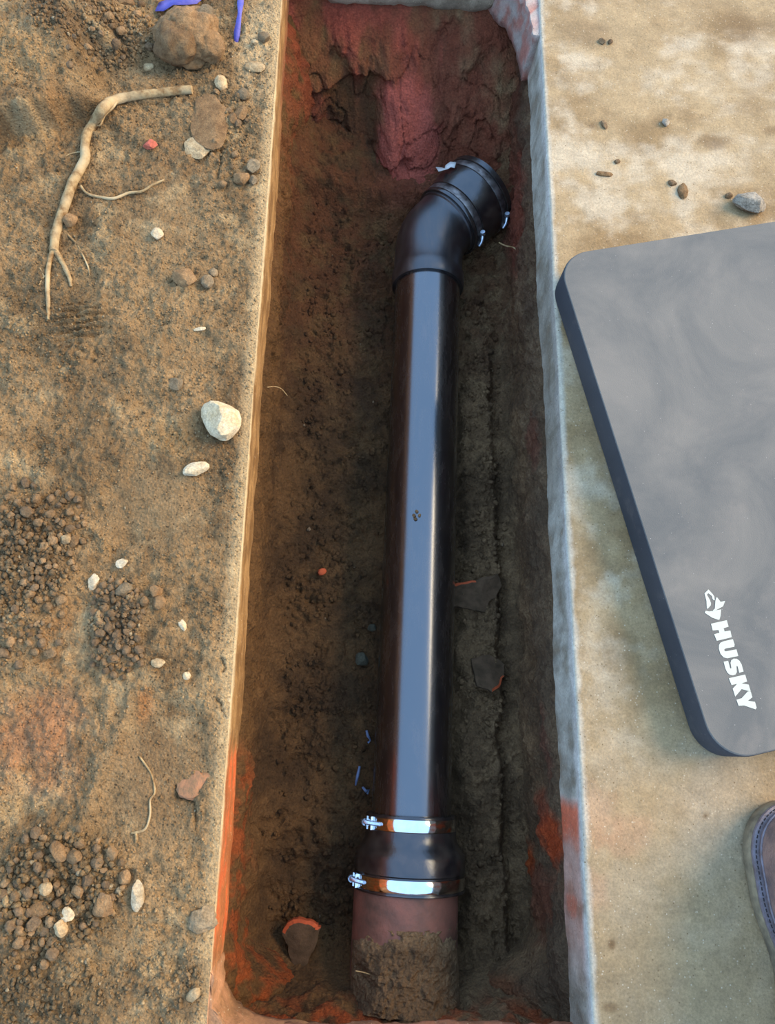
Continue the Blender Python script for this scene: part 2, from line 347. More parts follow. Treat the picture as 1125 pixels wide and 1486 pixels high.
# ---- slabs: profile sweeps (top, bevelled edge, saw-cut face, ragged underside)
def slab_side(name, sgn, xe, label):
    ny = 560; ys = np.linspace(-.40, 1.42, ny)
    rag = TS + fbm(ys, 0 * ys, 0, .12, 4, 61 + sgn) * .010 + fbm(ys, 0 * ys, 0, .02, 3, 65 + sgn) * .004
    rag = rag - .012 * sstep(.3, .0, abs(ys - .42)) * (sgn > 0)
    prof = []
    top = list(np.geomspace(.004, .56, 120))[::-1] if sgn > 0 else [.56, .3, .1, .03, .01, .004]
    P3 = []
    wob = fbm(ys, 0 * ys, 0, .3, 3, 70 + sgn) * .0015
    for q in top: P3.append(np.stack([xe + sgn * q + wob * 0, ys, np.zeros(ny) + (fbm(xe + sgn * q, ys, 0, .05, 3, 75) * .0007) - (.03 if sgn < 0 and q > .02 else 0)], -1))
    P3.append(np.stack([xe + sgn * .0012 + wob, ys, np.full(ny, -.0006)], -1)); P3.append(np.stack([xe + wob, ys, np.full(ny, -.003)], -1))
    for k in range(1, 25):
        f = k / 24; z = -.003 - f * (rag - .003)
        n = fbm(0 * ys, ys, z, .03, 3, 81 + sgn) * .0012 + fbm(0 * ys, ys, z, .09, 3, 88 + sgn) * .002 * f
        P3.append(np.stack([xe + wob + n + sgn * .006 * sstep(.88, 1.0, f) * np.ones(ny), ys, z], -1))
    P3.append(np.stack([xe + sgn * .06 + 0 * ys, ys, -rag], -1)); P3.append(np.stack([xe + sgn * .56 + 0 * ys, ys, -rag], -1))
    G = np.stack(P3, 0); x, y, z = G[..., 0], G[..., 1], G[..., 2]
    if sgn > 0:
        a = fbm(x, y, 0, .10, 5, 91); b = fbm(x, y, 0, .03, 4, 97)
        col = mixc(lin(196, 174, 136), lin(166, 141, 102), sstep(-.5, .6, a + .3 * b))
        col = mixc(col, lin(224, 212, 188), sstep(-.15, .6, fbm(x, y, 0, .09, 5, 103, .6) + .2 * b) * .8)
        col = mixc(col, lin(180, 160, 126), .75 * sstep(yat(850), yat(1200), y) )
        col = mixc(col, lin(190, 180, 160), .6 * (1 - sstep(.3, 1.1, ell(x, y, 1050, 1180, 90, 110) + .3 * b)))  # greyish tone of the shade beside pad and boot, painted on the slab
        for (px, py, rx, ry) in ((870, 1180, 35, 60), (905, 1210, 45, 35), (865, 1290, 25, 50)):
            col = mixc(col, lin(208, 156, 124), .28 * (1 - sstep(.2, 1.1, ell(x, y, px, py, rx, ry) + .5 * b)))
        for (px, py, rx, ry, s) in ((888, 1370, 8, 9, .8), (886, 1462, 16, 9, .6), (1024, 1184, 7, 5, .8), (1035, 205, 34, 18, .6), (860, 183, 8, 8, .6), (1120, 190, 20, 12, .6), (850, 45, 50, 35, .4), (1090, 40, 60, 40, .35)):
            col = mixc(col, lin(120, 92, 56), s * (1 - sstep(.3, 1.1, ell(x, y, px, py, rx, ry) + .3 * b)))
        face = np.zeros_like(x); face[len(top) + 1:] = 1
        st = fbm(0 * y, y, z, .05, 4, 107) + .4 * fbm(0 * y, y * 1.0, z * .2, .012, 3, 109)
        fc = mixc(lin(196, 200, 194), lin(160, 160, 150), sstep(-.5, .6, st))  # pale cut concrete, with bluish skylight put into its colour
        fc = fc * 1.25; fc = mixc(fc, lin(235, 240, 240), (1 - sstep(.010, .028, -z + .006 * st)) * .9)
        fc = mixc(fc, lin(164, 150, 128), sstep(.3, .9, st) * .6)
        fc = mixc(fc, lin(140, 132, 116), .5 * sstep(yat(760), yat(640), y) * (1 - sstep(yat(400), yat(300), y)))
        y1 = yat(1165, -.03, 820); y2 = yat(1225, -.03, 820); y3 = yat(1400, -.03, 820)
        pm = sstep(y1 + .008, y1 - .010, y + .006 * st) * (1 - .62 * sstep(y2 + .02, y2 - .015, y + .01 * st)) * sstep(y3 - .05, y3 + .05, y)
        pm = np.maximum(pm, .75 * (1 - sstep(.4, 1.0, np.hypot((y - yat(1315, -.05, 820)) / .022, (z + .06) / .05) + .3 * st)))
        fc = mixc(fc, lin(250, 128, 84), pm * sstep(.006, .02, -z) * .9)
        fc = mixc(fc, lin(214, 120, 112), sstep(yat(60), yat(-40), y) * sstep(.01, .05, -z) * .8)
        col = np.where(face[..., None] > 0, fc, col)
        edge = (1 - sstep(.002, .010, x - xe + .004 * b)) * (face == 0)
        col = mixc(col, lin(222, 224, 216), edge * .7)  # pale cut edge, with sky reflection put into the colour
    else:
        st = fbm(0 * y, y * .25, z, .02, 4, 113) + .5 * fbm(0 * y, y, z, .04, 3, 115)
        col = mixc(lin(186, 150, 98), lin(142, 108, 62), sstep(-.5, .6, st))  # ochre dirt coat, with warm light from the right put into the tone
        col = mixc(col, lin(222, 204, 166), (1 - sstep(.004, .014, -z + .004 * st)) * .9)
        y1 = yat(1085, -.05, 340); y2 = yat(1395, -.05, 340)
        pm = sstep(y1 + .02, y1 - .03, y + .012 * st) * sstep(y2 - .02, y2 + .03, y)
        col = mixc(col, lin(236, 120, 66), pm * (.35 + .6 * sstep(.2, -.4, st)) * sstep(.0, .012, -z))
        col = mixc(col, lin(206, 158, 128), sstep(y2 + .02, y2 - .03, y) * .8)
        col = mixc(col, lin(150, 92, 62), sstep(yat(230), yat(60), y) * sstep(.04, .09, -z) * .8)
    nU = len(P3)
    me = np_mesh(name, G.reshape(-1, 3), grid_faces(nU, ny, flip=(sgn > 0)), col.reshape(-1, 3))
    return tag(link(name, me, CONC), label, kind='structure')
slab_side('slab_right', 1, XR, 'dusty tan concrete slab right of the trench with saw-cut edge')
slab_side('slab_left', -1, XL, 'ochre saw-cut concrete slab edge left of the trench')
def slab_end(name, sgn, ye, label, ragf, base, base2, seed):
    nx = 220; xs = np.linspace(XL - .02, XR + .02, nx); rag = ragf(xs)
    P3 = [np.stack([xs, ye + sgn * q + 0 * xs, 0 * xs - .001], -1) for q in (.25, .05, .01)]
    for k in range(0, 17):
        f = k / 16; z = -.002 - f * rag
        n = fbm(xs, 0 * xs, z, .04, 4, seed) * .005
        P3.append(np.stack([xs, ye + n + sgn * .01 * sstep(.8, 1., f) * np.ones(nx), z], -1))
    P3.append(np.stack([xs, ye + sgn * .25 + 0 * xs, -rag], -1))
    G = np.stack(P3, 0); st = fbm(G[..., 0], G[..., 1], G[..., 2], .04, 4, seed + 3)
    col = mixc(lin(*base), lin(*base2), sstep(-.4, .5, st))
    return tag(link(name, np_mesh(name, G.reshape(-1, 3), grid_faces(len(P3), nx, flip=(sgn < 0)), col.reshape(-1, 3)), CONC), label, kind='structure')
slab_end('slab_back', 1, YB, 'grey broken concrete edge across the far end of the trench',
         lambda x: TS - .035 * sstep(-.05, -.11, x) - .03 * sstep(.20, .24, x) + fbm(x, 0 * x, 0, .05, 4, 120) * .008, (196, 186, 170), (160, 148, 132), 121)
slab_end('slab_front', -1, YF, 'pinkish broken concrete edge across the near end of the trench',
         lambda x: TS + fbm(x, 0 * x, 0, .05, 4, 130) * .012, (196, 140, 112), (150, 112, 88), 131)
def chunk(name, poly, z0, z1, label, base, base2, seed):
    """broken concrete corner: plan polygon given by its lower rim, side subdivided and roughened"""
    pts = [P(x, y, z0)[:2] for x, y in poly]; Pn = []
    for a, b in zip(pts, pts[1:] + pts[:1]):
        n = max(2, int(np.linalg.norm(b - a) / .005)); Pn += [a + (b - a) * k / n for k in range(n)]
    Pn = np.array(Pn); c = Pn.mean(0); L = []
    for k in range(9):
        z = z0 + (z1 - z0) * k / 8; s = 1.0 + .02 * k / 8
        q = c + (Pn - c) * s
        nn = fbm(q[:, 0], q[:, 1], z, .02, 4, seed) * .0045
        L.append(np.stack([q[:, 0] + nn, q[:, 1] + nn * .8, np.full(len(q), z) + fbm(q[:, 0], q[:, 1], z, .015, 3, seed + 5) * .003], -1))
    V = [tuple(v) for l in L for v in l]; n = len(Pn); Fc = []
    for k in range(8):
        for i in range(n):
            j = (i + 1) % n; Fc.append((k * n + i, k * n + j, (k + 1) * n + j, (k + 1) * n + i))
    Fc.append(tuple(range(n - 1, -1, -1))); Fc.append(tuple(8 * n + i for i in range(n)))
    me = mesh_from(name, V, Fc); me.validate()
    A = np.array(V); st = fbm(A[:, 0], A[:, 1], A[:, 2], .025, 4, seed + 9)
    at = me.attributes.new('Col', 'FLOAT_COLOR', 'POINT'); c4 = np.ones((len(V), 4), np.float32); c4[:, :3] = mixc(lin(*base), lin(*base2), sstep(-.35, .35, st)); at.data.foreach_set('color', c4.ravel())
    return tag(link(name, me, CONC), label, kind='structure')
chunk('trim_1', [(705, 10), (716, 26), (732, 40), (745, 68), (753, 100), (757, 118), (790, 118), (790, -75), (700, -75)], -.10, -.004, 'pink and white broken concrete corner at the far right of the trench', (206, 150, 140), (204, 200, 200), 140)
chunk('trim_2', [(326, 1380), (330, 1425), (342, 1452), (372, 1470), (420, 1478), (462, 1482), (476, 1500), (470, 1560), (290, 1560), (300, 1380)], -.10, -.003, 'pinkish broken concrete corner at the near left of the trench', (204, 158, 124), (170, 132, 98), 150)

# ---- soil walls and floor of the trench
PIPE_A = P(598.5, 1130, -.24); PIPE_B = P(620.5, 420, -.24)
def pipe_x(y): return PIPE_A[0] + (y - PIPE_A[1]) * (PIPE_B[0] - PIPE_A[0]) / (PIPE_B[1] - PIPE_A[1])
YBASE = yat(300, -.29, 600)      # foot of the back wall
def Hfloor(x, y, fine=True):
    x = np.asarray(x, float); y = np.asarray(y, float)
    h = ZF + fbm(x, y, 0, .11, 3, 201) * .010 + fbm(x, y, 0, .035, 4, 205) * .007
    dl = x - XL; dr = XR - x; df = y - YF; db = YBASE - y
    h = h + .075 * np.exp(-np.clip(dl, 0, 1) / .030) + .03 * np.exp(-np.clip(dl, 0, 1) / .09)
    h = h + .035 * np.exp(-np.clip(dr, 0, 1) / .018) + .09 * np.exp(-np.clip(df, 0, 1) / .03) + .05 * np.exp(-np.clip(db, 0, 1) / .03)
    # bench of soil right of the pipe, breaking off near the front
    ye = yat(1395, -.28, 720)
    nb = fbm(x, y, 0, .09, 4, 209) * .026
    h = h + .026 * sstep(.172, .196, x + nb) * (1 - sstep(.234, .250, x + nb * .4)) * sstep(ye - .006, ye + .008, y + nb) * (1 - sstep(.62, .8, y))
    h = h - .007 * np.exp(-(polydist(x + fbm(x, y, 0, .06, 4, 211) * .008, y, [(.246, ye), (.248, .1), (.25, .45)]) / .005) ** 2)
    if fine:
        k = .6 + .9 * sstep(-.2, .6, fbm(x, y, 0, .09, 3, 213))
        h = h + (fbm(x, y, 0, .022, 4, 217, .6) * .0068 + fbm(x, y, 0, .007, 2, 219) * .0022) * k
        pm = sstep(-.25, .35, fbm(x, y, 0, .10, 3, 229) + .35 * (x > .17))
        h = h + pm * ((.35 - np.abs(vnoise(x / .016, y / .016, 0 * x + .4, 251))) * .009 + (.35 - np.abs(vnoise(x / .0075, y / .0075, 0 * x + .4, 253))) * .0042)
        lum = np.abs(fbm(x, y, 0, .022, 2, 223)); h = h - .0045 * (1 - sstep(0., .09, lum)) * sstep(.0, .5, fbm(x, y, 0, .07, 2, 227))
    return h
def soil_tint(x, y, z, px=None):
    a = fbm(x, y, z, .12, 4, 231); b = fbm(x, y, z, .03, 4, 235)
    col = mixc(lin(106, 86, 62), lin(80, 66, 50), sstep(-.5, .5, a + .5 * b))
    side = sstep(-.02, .2, x); col = mixc(col, mixc(lin(122, 108, 90), lin(94, 82, 68), sstep(-.5, .5, a + .5 * b)), side * .9)  # greyer towards the right: cooler light there put into the soil colour
    col = col * (1 + .28 * sstep(.12, .22, x))[..., None]  # right part lightened in colour to make up for the sun's shade
    col = mixc(col, lin(112, 74, 54), sstep(.45, .95, y) * sstep(-.4, .5, b + .2) * .55)
    return col * np.array([1.38, 1.22, 1.05]), a, b
nx, ny = 230, 760
xs = np.linspace(XL - .03, XR + .03, nx); ys = np.linspace(YF - .03, YBASE + .16, ny)
gx, gy = np.meshgrid(xs, ys, indexing='ij'); gz = Hfloor(gx, gy)
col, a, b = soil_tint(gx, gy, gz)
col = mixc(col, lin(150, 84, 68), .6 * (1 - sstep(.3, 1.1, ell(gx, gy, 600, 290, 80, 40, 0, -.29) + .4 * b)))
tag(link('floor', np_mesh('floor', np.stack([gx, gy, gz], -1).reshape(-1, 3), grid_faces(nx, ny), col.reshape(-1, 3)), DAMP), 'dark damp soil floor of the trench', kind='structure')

def wall_side(name, sgn, label):
    ny, nz = 700, 84; ys = np.linspace(YF - .04, YB + .03, ny); zs = np.linspace(-.05, ZF - .02, nz)
    y, z = np.meshgrid(ys, zs, indexing='ij'); v = (-.085 - z) / (-.085 - ZF)
    n = fbm(0 * y, y, z, .10, 4, 241 + sgn) * .011 + fbm(0 * y, y, z, .028, 4, 245 + sgn) * .0055 + fbm(0 * y, y, z, .009, 3, 249 + sgn) * .0026 + (.35 - np.abs(vnoise(0 * y + .4, y / .018, z / .018, 257))) * .007 * sstep(-.2, .3, fbm(0 * y, y, z, .09, 2, 258))
    if sgn < 0:   # left wall
        x = XL - .004 + n + .010 * sstep(.0, .12, v) + .016 * v * v + .045 * sstep(yat(210, -.15), yat(60, -.15), y) * sstep(.05, .4, v)
    else:
        x = XR + .004 - n - .006 * sstep(.0, .12, v) - .006 * v
    x = x + sgn * .016 * (1 - sstep(-.03, .06, v)) 
    cr = sstep(.09, .0, y - YF) ** 2 * .075 * sstep(.1, .7, v)
    x = x - sgn * cr
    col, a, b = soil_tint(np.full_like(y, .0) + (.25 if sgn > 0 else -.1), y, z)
    if sgn < 0:
        col = mixc(col, lin(122, 92, 55), .55 * (1 - sstep(.1, .7, v)))
        y1 = yat(1090, -.16, 360); ya = yat(1420, -.2, 400)
        pm = sstep(y1 + .03, y1 - .05, y) * sstep(.75, .15, v - .9 * sstep(yat(1300, -.2, 370), ya, y)) * sstep(-.15, .45, b + .35 * a + .35 * fbm(0 * y, y, z, .012, 3, 255) + .08)
        col = mixc(col, lin(186, 92, 46), pm * .6)
        rm = sstep(yat(330, -.2, 450), yat(60, -.2, 450), y) * sstep(-.5, .3, b + .1); col = mixc(col, lin(176, 88, 62), rm * .75)
    else:
        col = mixc(col, lin(104, 98, 88), .4 * (1 - sstep(.2, .7, v)))
        for (py, zz, ry, rz, c, s) in ((1250, -.245, .032, .036, (214, 100, 44), .9), (1215, -.14, .04, .055, (220, 100, 52), .9), (1170, -.17, .03, .04, (170, 86, 58), .7), (1300, -.2, .06, .08, (140, 84, 64), .7),
                                       (1080, -.14, .07, .03, (150, 102, 84), .6), (1440, -.2, .03, .05, (150, 80, 48), .5), (640, -.14, .06, .04, (150, 88, 70), .5), (300, -.2, .16, .09, (158, 82, 66), .75), (130, -.2, .2, .09, (130, 74, 56), .6)):
            yy = yat(py, zz, 780); col = mixc(col, lin(*c), s * (1 - sstep(.4, 1.05, np.hypot((y - yy) / ry, (z - zz) / rz) + .35 * b)))
    G = np.stack([x, y, z], -1)
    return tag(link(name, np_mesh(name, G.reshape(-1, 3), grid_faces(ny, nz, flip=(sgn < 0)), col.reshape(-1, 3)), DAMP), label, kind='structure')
wall_side('wall_left', -1, 'dark soil wall of the trench under the left slab, sprayed orange near the front')
wall_side('wall_right', 1, 'grey brown soil wall of the trench under the right slab')
def wall_end(name, back):
    nx, nz = 210, 120; xs = np.linspace(XL - .02, XR + .02, nx); zs = np.linspace(-.075, ZF - .03, nz)
    x, z = np.meshgrid(xs, zs, indexing='ij'); v = np.clip((-.085 - z) / (-.085 - ZF), 0, 1.1)
    if back:
        y = YB + .012 + (YBASE - YB - .012) * (v ** .92)
        n = fbm(x, 0 * x, z, .11, 3, 261) * .030 + fbm(x, 0 * x, z, .04, 4, 265) * .016 + fbm(x, 0 * x, z, .012, 3, 269) * .0045
        xc = .07 + .03 * v
        bulge = np.exp(-(np.abs(x - xc + .01) / .062) ** 3) * sstep(.1, .55, v) * (1 - sstep(.93, 1.08, v))
        led = .03 * sstep(.28, .36, v + .18 * (x - .05) / .2) * sstep(.13, .02, x) * -1
        y = y - bulge * .06 + led * -.8 - n * sstep(0., .15, v) + .012
        y = y - .05 * sstep(-.06, -.15, x) * (1 - v) - .035 * sstep(.19, .28, x) * v
        cr = np.abs(fbm(x, 0 * x, z, .07, 2, 271)); y = y + .010 * (1 - sstep(0, .05, cr)) * sstep(.1, .3, v)
        col, a, b = soil_tint(x, 0 * x + .9, z)
        col = mixc(col, lin(134, 74, 58), .75 * sstep(-.5, .3, a + .3 * b + .25))
        col = mixc(col, lin(180, 100, 90), sstep(.25, .75, bulge + .3 * b + .15 * a) * .9)
        col = mixc(col, lin(168, 88, 74), .7 * sstep(.0, .5, fbm(x, 0 * x, z, .06, 3, 275)) * (x < .14))
        col = mixc(col, lin(84, 62, 42), .85 * (1 - sstep(.4, 1.1, np.hypot((x + .03) / .075, (v - .62) / .32) + .3 * b)))
        col = col * 1.3
    else:
        y = YF - .012 + .05 * v ** 2 + fbm(x, 0 * x, z, .06, 4, 281) * .012 + fbm(x, 0 * x, z, .015, 3, 285) * .004
        col, a, b = soil_tint(x, 0 * x, z)
        col = mixc(col, lin(196, 92, 46), .6 * sstep(-.1, .5, b + .1) * (1 - sstep(.2, .6, v)))
    G = np.stack([x, y, z], -1)
    return tag(link(name, np_mesh(name, G.reshape(-1, 3), grid_faces(nx, nz, flip=not back), col.reshape(-1, 3)), DAMP),
               'red-stained soil wall with a pink bulge at the far end of the trench' if back else 'soil wall at the near end of the trench above the clay pipe', kind='structure')
wall_end('wall_back', True); wall_end('wall_front', False)
#PART2
# ------------------------------------------------------------------ pipes
D1 = Vector((PIPE_B[0] - PIPE_A[0], PIPE_B[1] - PIPE_A[1], 0)).normalized()
ZP = -.24
def on_axis(y): return Vector((pipe_x(y), y, ZP))
def revolve(origin, d, prof, seg=72, cap=False):
    """surface of revolution about a horizontal axis: prof = [(distance along, radius)]"""
    d = Vector(d).normalized(); s = d.cross(Vector((0, 0, 1))).normalized(); u = Vector((0, 0, 1)); V = []; Fc = []
    for t, r in prof:
        for k in range(seg):
            a = 2 * math.pi * k / seg; V.append(Vector(origin) + d * t + (s * math.cos(a) + u * math.sin(a)) * r)
    for i in range(len(prof) - 1):
        for k in range(seg):
            a = i * seg + k; b = i * seg + (k + 1) % seg; Fc.append((a, a + seg, b + seg, b))
    return V, Fc
def local(o, V): return [Vector(v) - Vector(o.location) for v in V]
y_lo = yat(1240, -.18, 597); R = .0575
root = empty('drain_pipe', on_axis(.3))
tag(root, 'long black plastic drain pipe with a bent elbow lying in the trench', 'pipe')
ysock = yat(395, -.19, 621); BX = Vector((pipe_x(.886), .886, ZP)); D2 = Vector((.673, .74, 0)).normalized()
L = ysock + .03 - y_lo
V, Fc = revolve(on_axis(y_lo), D1, [(0, R - .006), (0, R), (L * .25, R), (L * .5, R), (L * .75, R), (L, R)])
link('pipe_barrel', mesh_from('pipe_barrel', local(root, V), Fc, angle=40), ABS, root)
RB = .10; TL = RB * math.tan(D1.angle(D2) / 2)
cen_n = D1.cross(Vector((0, 0, 1))).normalized(); cc = BX - D1 * TL + cen_n * RB
path = []; rad = []
p0 = BX - D1 * TL
ds = (p0 - on_axis(ysock)).length
for t, r in ((-ds, R), (-ds, .0625), (-ds + .003, .064), (-ds + .026, .064), (-ds + .030, .0615)): path.append(p0 + D1 * t); rad.append(r)
ang = D1.angle(D2)
for k in range(0, 13):
    a = ang * k / 12; off = -cen_n * math.cos(a) + D1 * math.sin(a); path.append(cc + off * RB); rad.append(.0605 + .002 * math.sin(math.pi * k / 12))
for t, r in ((.006, .0615), (.008, .064), (.040, .064), (.040, .055)): path.append(BX + D2 * (TL + t)); rad.append(r)
# sweep with fixed up vector
seg = 72; V = []; Fc = []
tang = [D1] * 5 + [(D1 * math.cos(ang * k / 12) + cen_n * math.sin(ang * k / 12)) for k in range(13)] + [D2] * 4
for p, r, t in zip(path, rad, tang):
    s = t.cross(Vector((0, 0, 1))).normalized()
    for k in range(seg):
        a = 2 * math.pi * k / seg; V.append(p + (s * math.cos(a) + Vector((0, 0, 1)) * math.sin(a)) * r)
for i in range(len(path) - 1):
    for k in range(seg):
        a = i * seg + k; b = i * seg + (k + 1) % seg; Fc.append((a, a + seg, b + seg, b))
link('elbow', mesh_from('elbow', local(root, V), Fc, angle=35), ABSD, root)

def clamp(parent, origin, d, t, r, w, head_ang, sgn, STEEL=STEEL):
    """steel hose clamp: band, worm housing and slotted screw"""
    V, Fc = revolve(origin, d, [(t - w / 2, r - .0015), (t - w / 2, r + .0007), (t - w / 2 + .0008, r + .0012), (t + w / 2 - .0008, r + .0012), (t + w / 2, r + .0007), (t + w / 2, r - .0015)])
    band = link('clamp_band', mesh_from('clamp_band', local(parent, V), Fc, angle=50), STEEL, parent)
    d = Vector(d).normalized(); s = d.cross(Vector((0, 0, 1))).normalized(); u = Vector((0, 0, 1))
    rr = r + .006; e = s * math.cos(head_ang) + u * math.sin(head_ang); tn = (-s * math.sin(head_ang) + u * math.cos(head_ang)) * sgn
    c = Vector(origin) + d * t + e * rr
    parts = []
    # screw head (hexagonal, with slot) and thread
    hd = [(0, .0), (0, .0044), (.0045, .0049), (.006, .0049), (.006, .003)]
    path = [c - tn * (.010 - q) for q, _ in hd]; 
    V, Fc = tube_np(path, [max(q, .0005) for _, q in hd], 10, True, up=d); parts.append((V, Fc))
    n = 15; path = [c + tn * (-.004 + .032 * k / (2 * n)) - e * (.0022 * (k / n) ** 2) for k in range(2 * n + 1)]
    parts.append(tube_np(path, [.0030 if k % 2 else .0021 for k in range(2 * n + 1)], 10, True, up=d))
    V, Fc = merge(parts)
    link('clamp_screw', mesh_from('clamp_screw', local(parent, V), Fc, angle=30), ZINC, band)
    bm = bmesh.new(); bmesh.ops.create_cube(bm, size=1.0)
    for v in bm.verts: v.co = c - e * .0042 + tn * (.006 + v.co.x * .013) + d * (v.co.y * w * .9) + e * (v.co.z * .0045)
    bmesh.ops.bevel(bm, geom=bm.edges[:], offset=.0012, segments=2, affect='EDGES')
    me = bpy.data.meshes.new('screw_housing'); bm.to_mesh(me); bm.free()
    for v in me.vertices: v.co = v.co - Vector(parent.location)
    link('screw_housing', me, STEEL, band)
# lower coupling (narrow end on the plastic pipe, wide end on the clay pipe)
yl = yat(1186, -.175, 597); o = on_axis(yl); d = -D1
yy = lambda py: yl - yat(py, -.168, 597)
lo = empty('rubber_coupling', o)
tag(lo, 'black rubber coupling with two bright steel clamps joining plastic pipe to clay pipe', 'coupling')
e1, e2, e3, e4, e5 = yy(1212), yy(1226), yy(1244), yy(1276), yy(1303)
V, Fc = revolve(o, d, [(0, R), (0, .0645), (.0012, .0655), (.004, .0655), (.0052, .0632), (e1 - .003, .0632), (e1 - .001, .0655), (e1 + .004, .0655), (e2, .0665), ((e2 + e3) / 2, .071), (e3, .0765), (e3 + .006, .0785), (e4 - .002, .079), (e4, .0765), (e5 - .005, .0765), (e5 - .003, .0795), (e5 - .001, .0798), (e5, .0785), (e5, .072)])
link('sleeve', mesh_from('sleeve', local(lo, V), Fc, angle=45), RUB, lo)
clamp(lo, o, d, (yy(1191) + yy(1208)) / 2 + .001, .0645, .0165, math.radians(22), 1)
clamp(lo, o, d, (yy(1280) + yy(1297)) / 2, .0775, .0165, math.radians(14), 1)
# upper coupling, on the elbow, running into the far right corner
o = BX + D2 * (TL + .012)
up = empty('rubber_coupling', o)
tag(up, 'black rubber coupling on the pipe elbow against the red soil', 'coupling')
V, Fc = revolve(o, D2, [(0, .060), (0, .0675), (.0015, .0685), (.006, .0685), (.007, .0665), (.0225, .0665), (.0235, .0685), (.032, .070), (.046, .0735), (.062, .0745), (.066, .0745), (.067, .073), (.083, .073), (.084, .0755), (.094, .0755), (.095, .074), (.095, .05)])
link('sleeve', mesh_from('sleeve', local(up, V), Fc, angle=45), RUB, up)
clamp(up, o, D2, .0148, .0672, .013, math.radians(14), -1, REFL_STEEL)
clamp(up, o, D2, .075, .0735, .013, math.radians(14), -1, REFL_STEEL)
# clay pipe under the lower coupling
yc0 = yat(1285, -.17, 590); o = on_axis(yc0)
o.x += -.004
V, Fc = revolve(o, -D1, [(0, .058), (0, .0735), (.03, .0735), (.08, .0735), (.12, .0738), (.17, .074), (.22, .074)])
cp = link('clay_pipe', mesh_from('clay_pipe', [v - o for v in V], Fc, angle=40), CLAY); cp.location = o
tag(cp, 'old reddish clay sewer pipe half covered with soil at the near end', 'pipe')
def heap():
    nx, ny = 110, 120; y0 = YF - .01; y1 = yat(1352, -.165, 590); xs = np.linspace(-.0725, .0725, nx); ys = np.linspace(y0, y1, ny)
    x, y = np.meshgrid(xs, ys, indexing='ij')
    xc = np.array([pipe_x(q) - .004 for q in ys])[None, :]
    zp = ZP + np.sqrt(np.maximum(.0735 ** 2 - x ** 2, 0))
    f = (y1 - y) / (y1 - y0)
    n = fbm(x, y, 0, .05, 3, 301)
    th = .016 * sstep(.0, .25, f + .16 * n) * sstep(.072, .045, np.abs(x - .006 * n) + .012 * n - .012 * f) - .004 + .03 * f ** 2
    th = th * 1.0 + fbm(x, y, 0, .02, 4, 305, .6) * .009 + fbm(x, y, 0, .007, 3, 309) * .003
    z = zp + np.minimum(th, .05)
    X = x + xc; col, a, b = soil_tint(X * 0 + .2, y, z); col = col * 1.3
    return np_mesh('soil_heap', np.stack([X, y + 0 * x, z], -1).reshape(-1, 3), grid_faces(nx, ny), col.reshape(-1, 3))
tag(link('soil_heap', heap(), DAMP), 'crumbly dark soil heaped on top of the clay pipe', 'soil', kind='stuff')

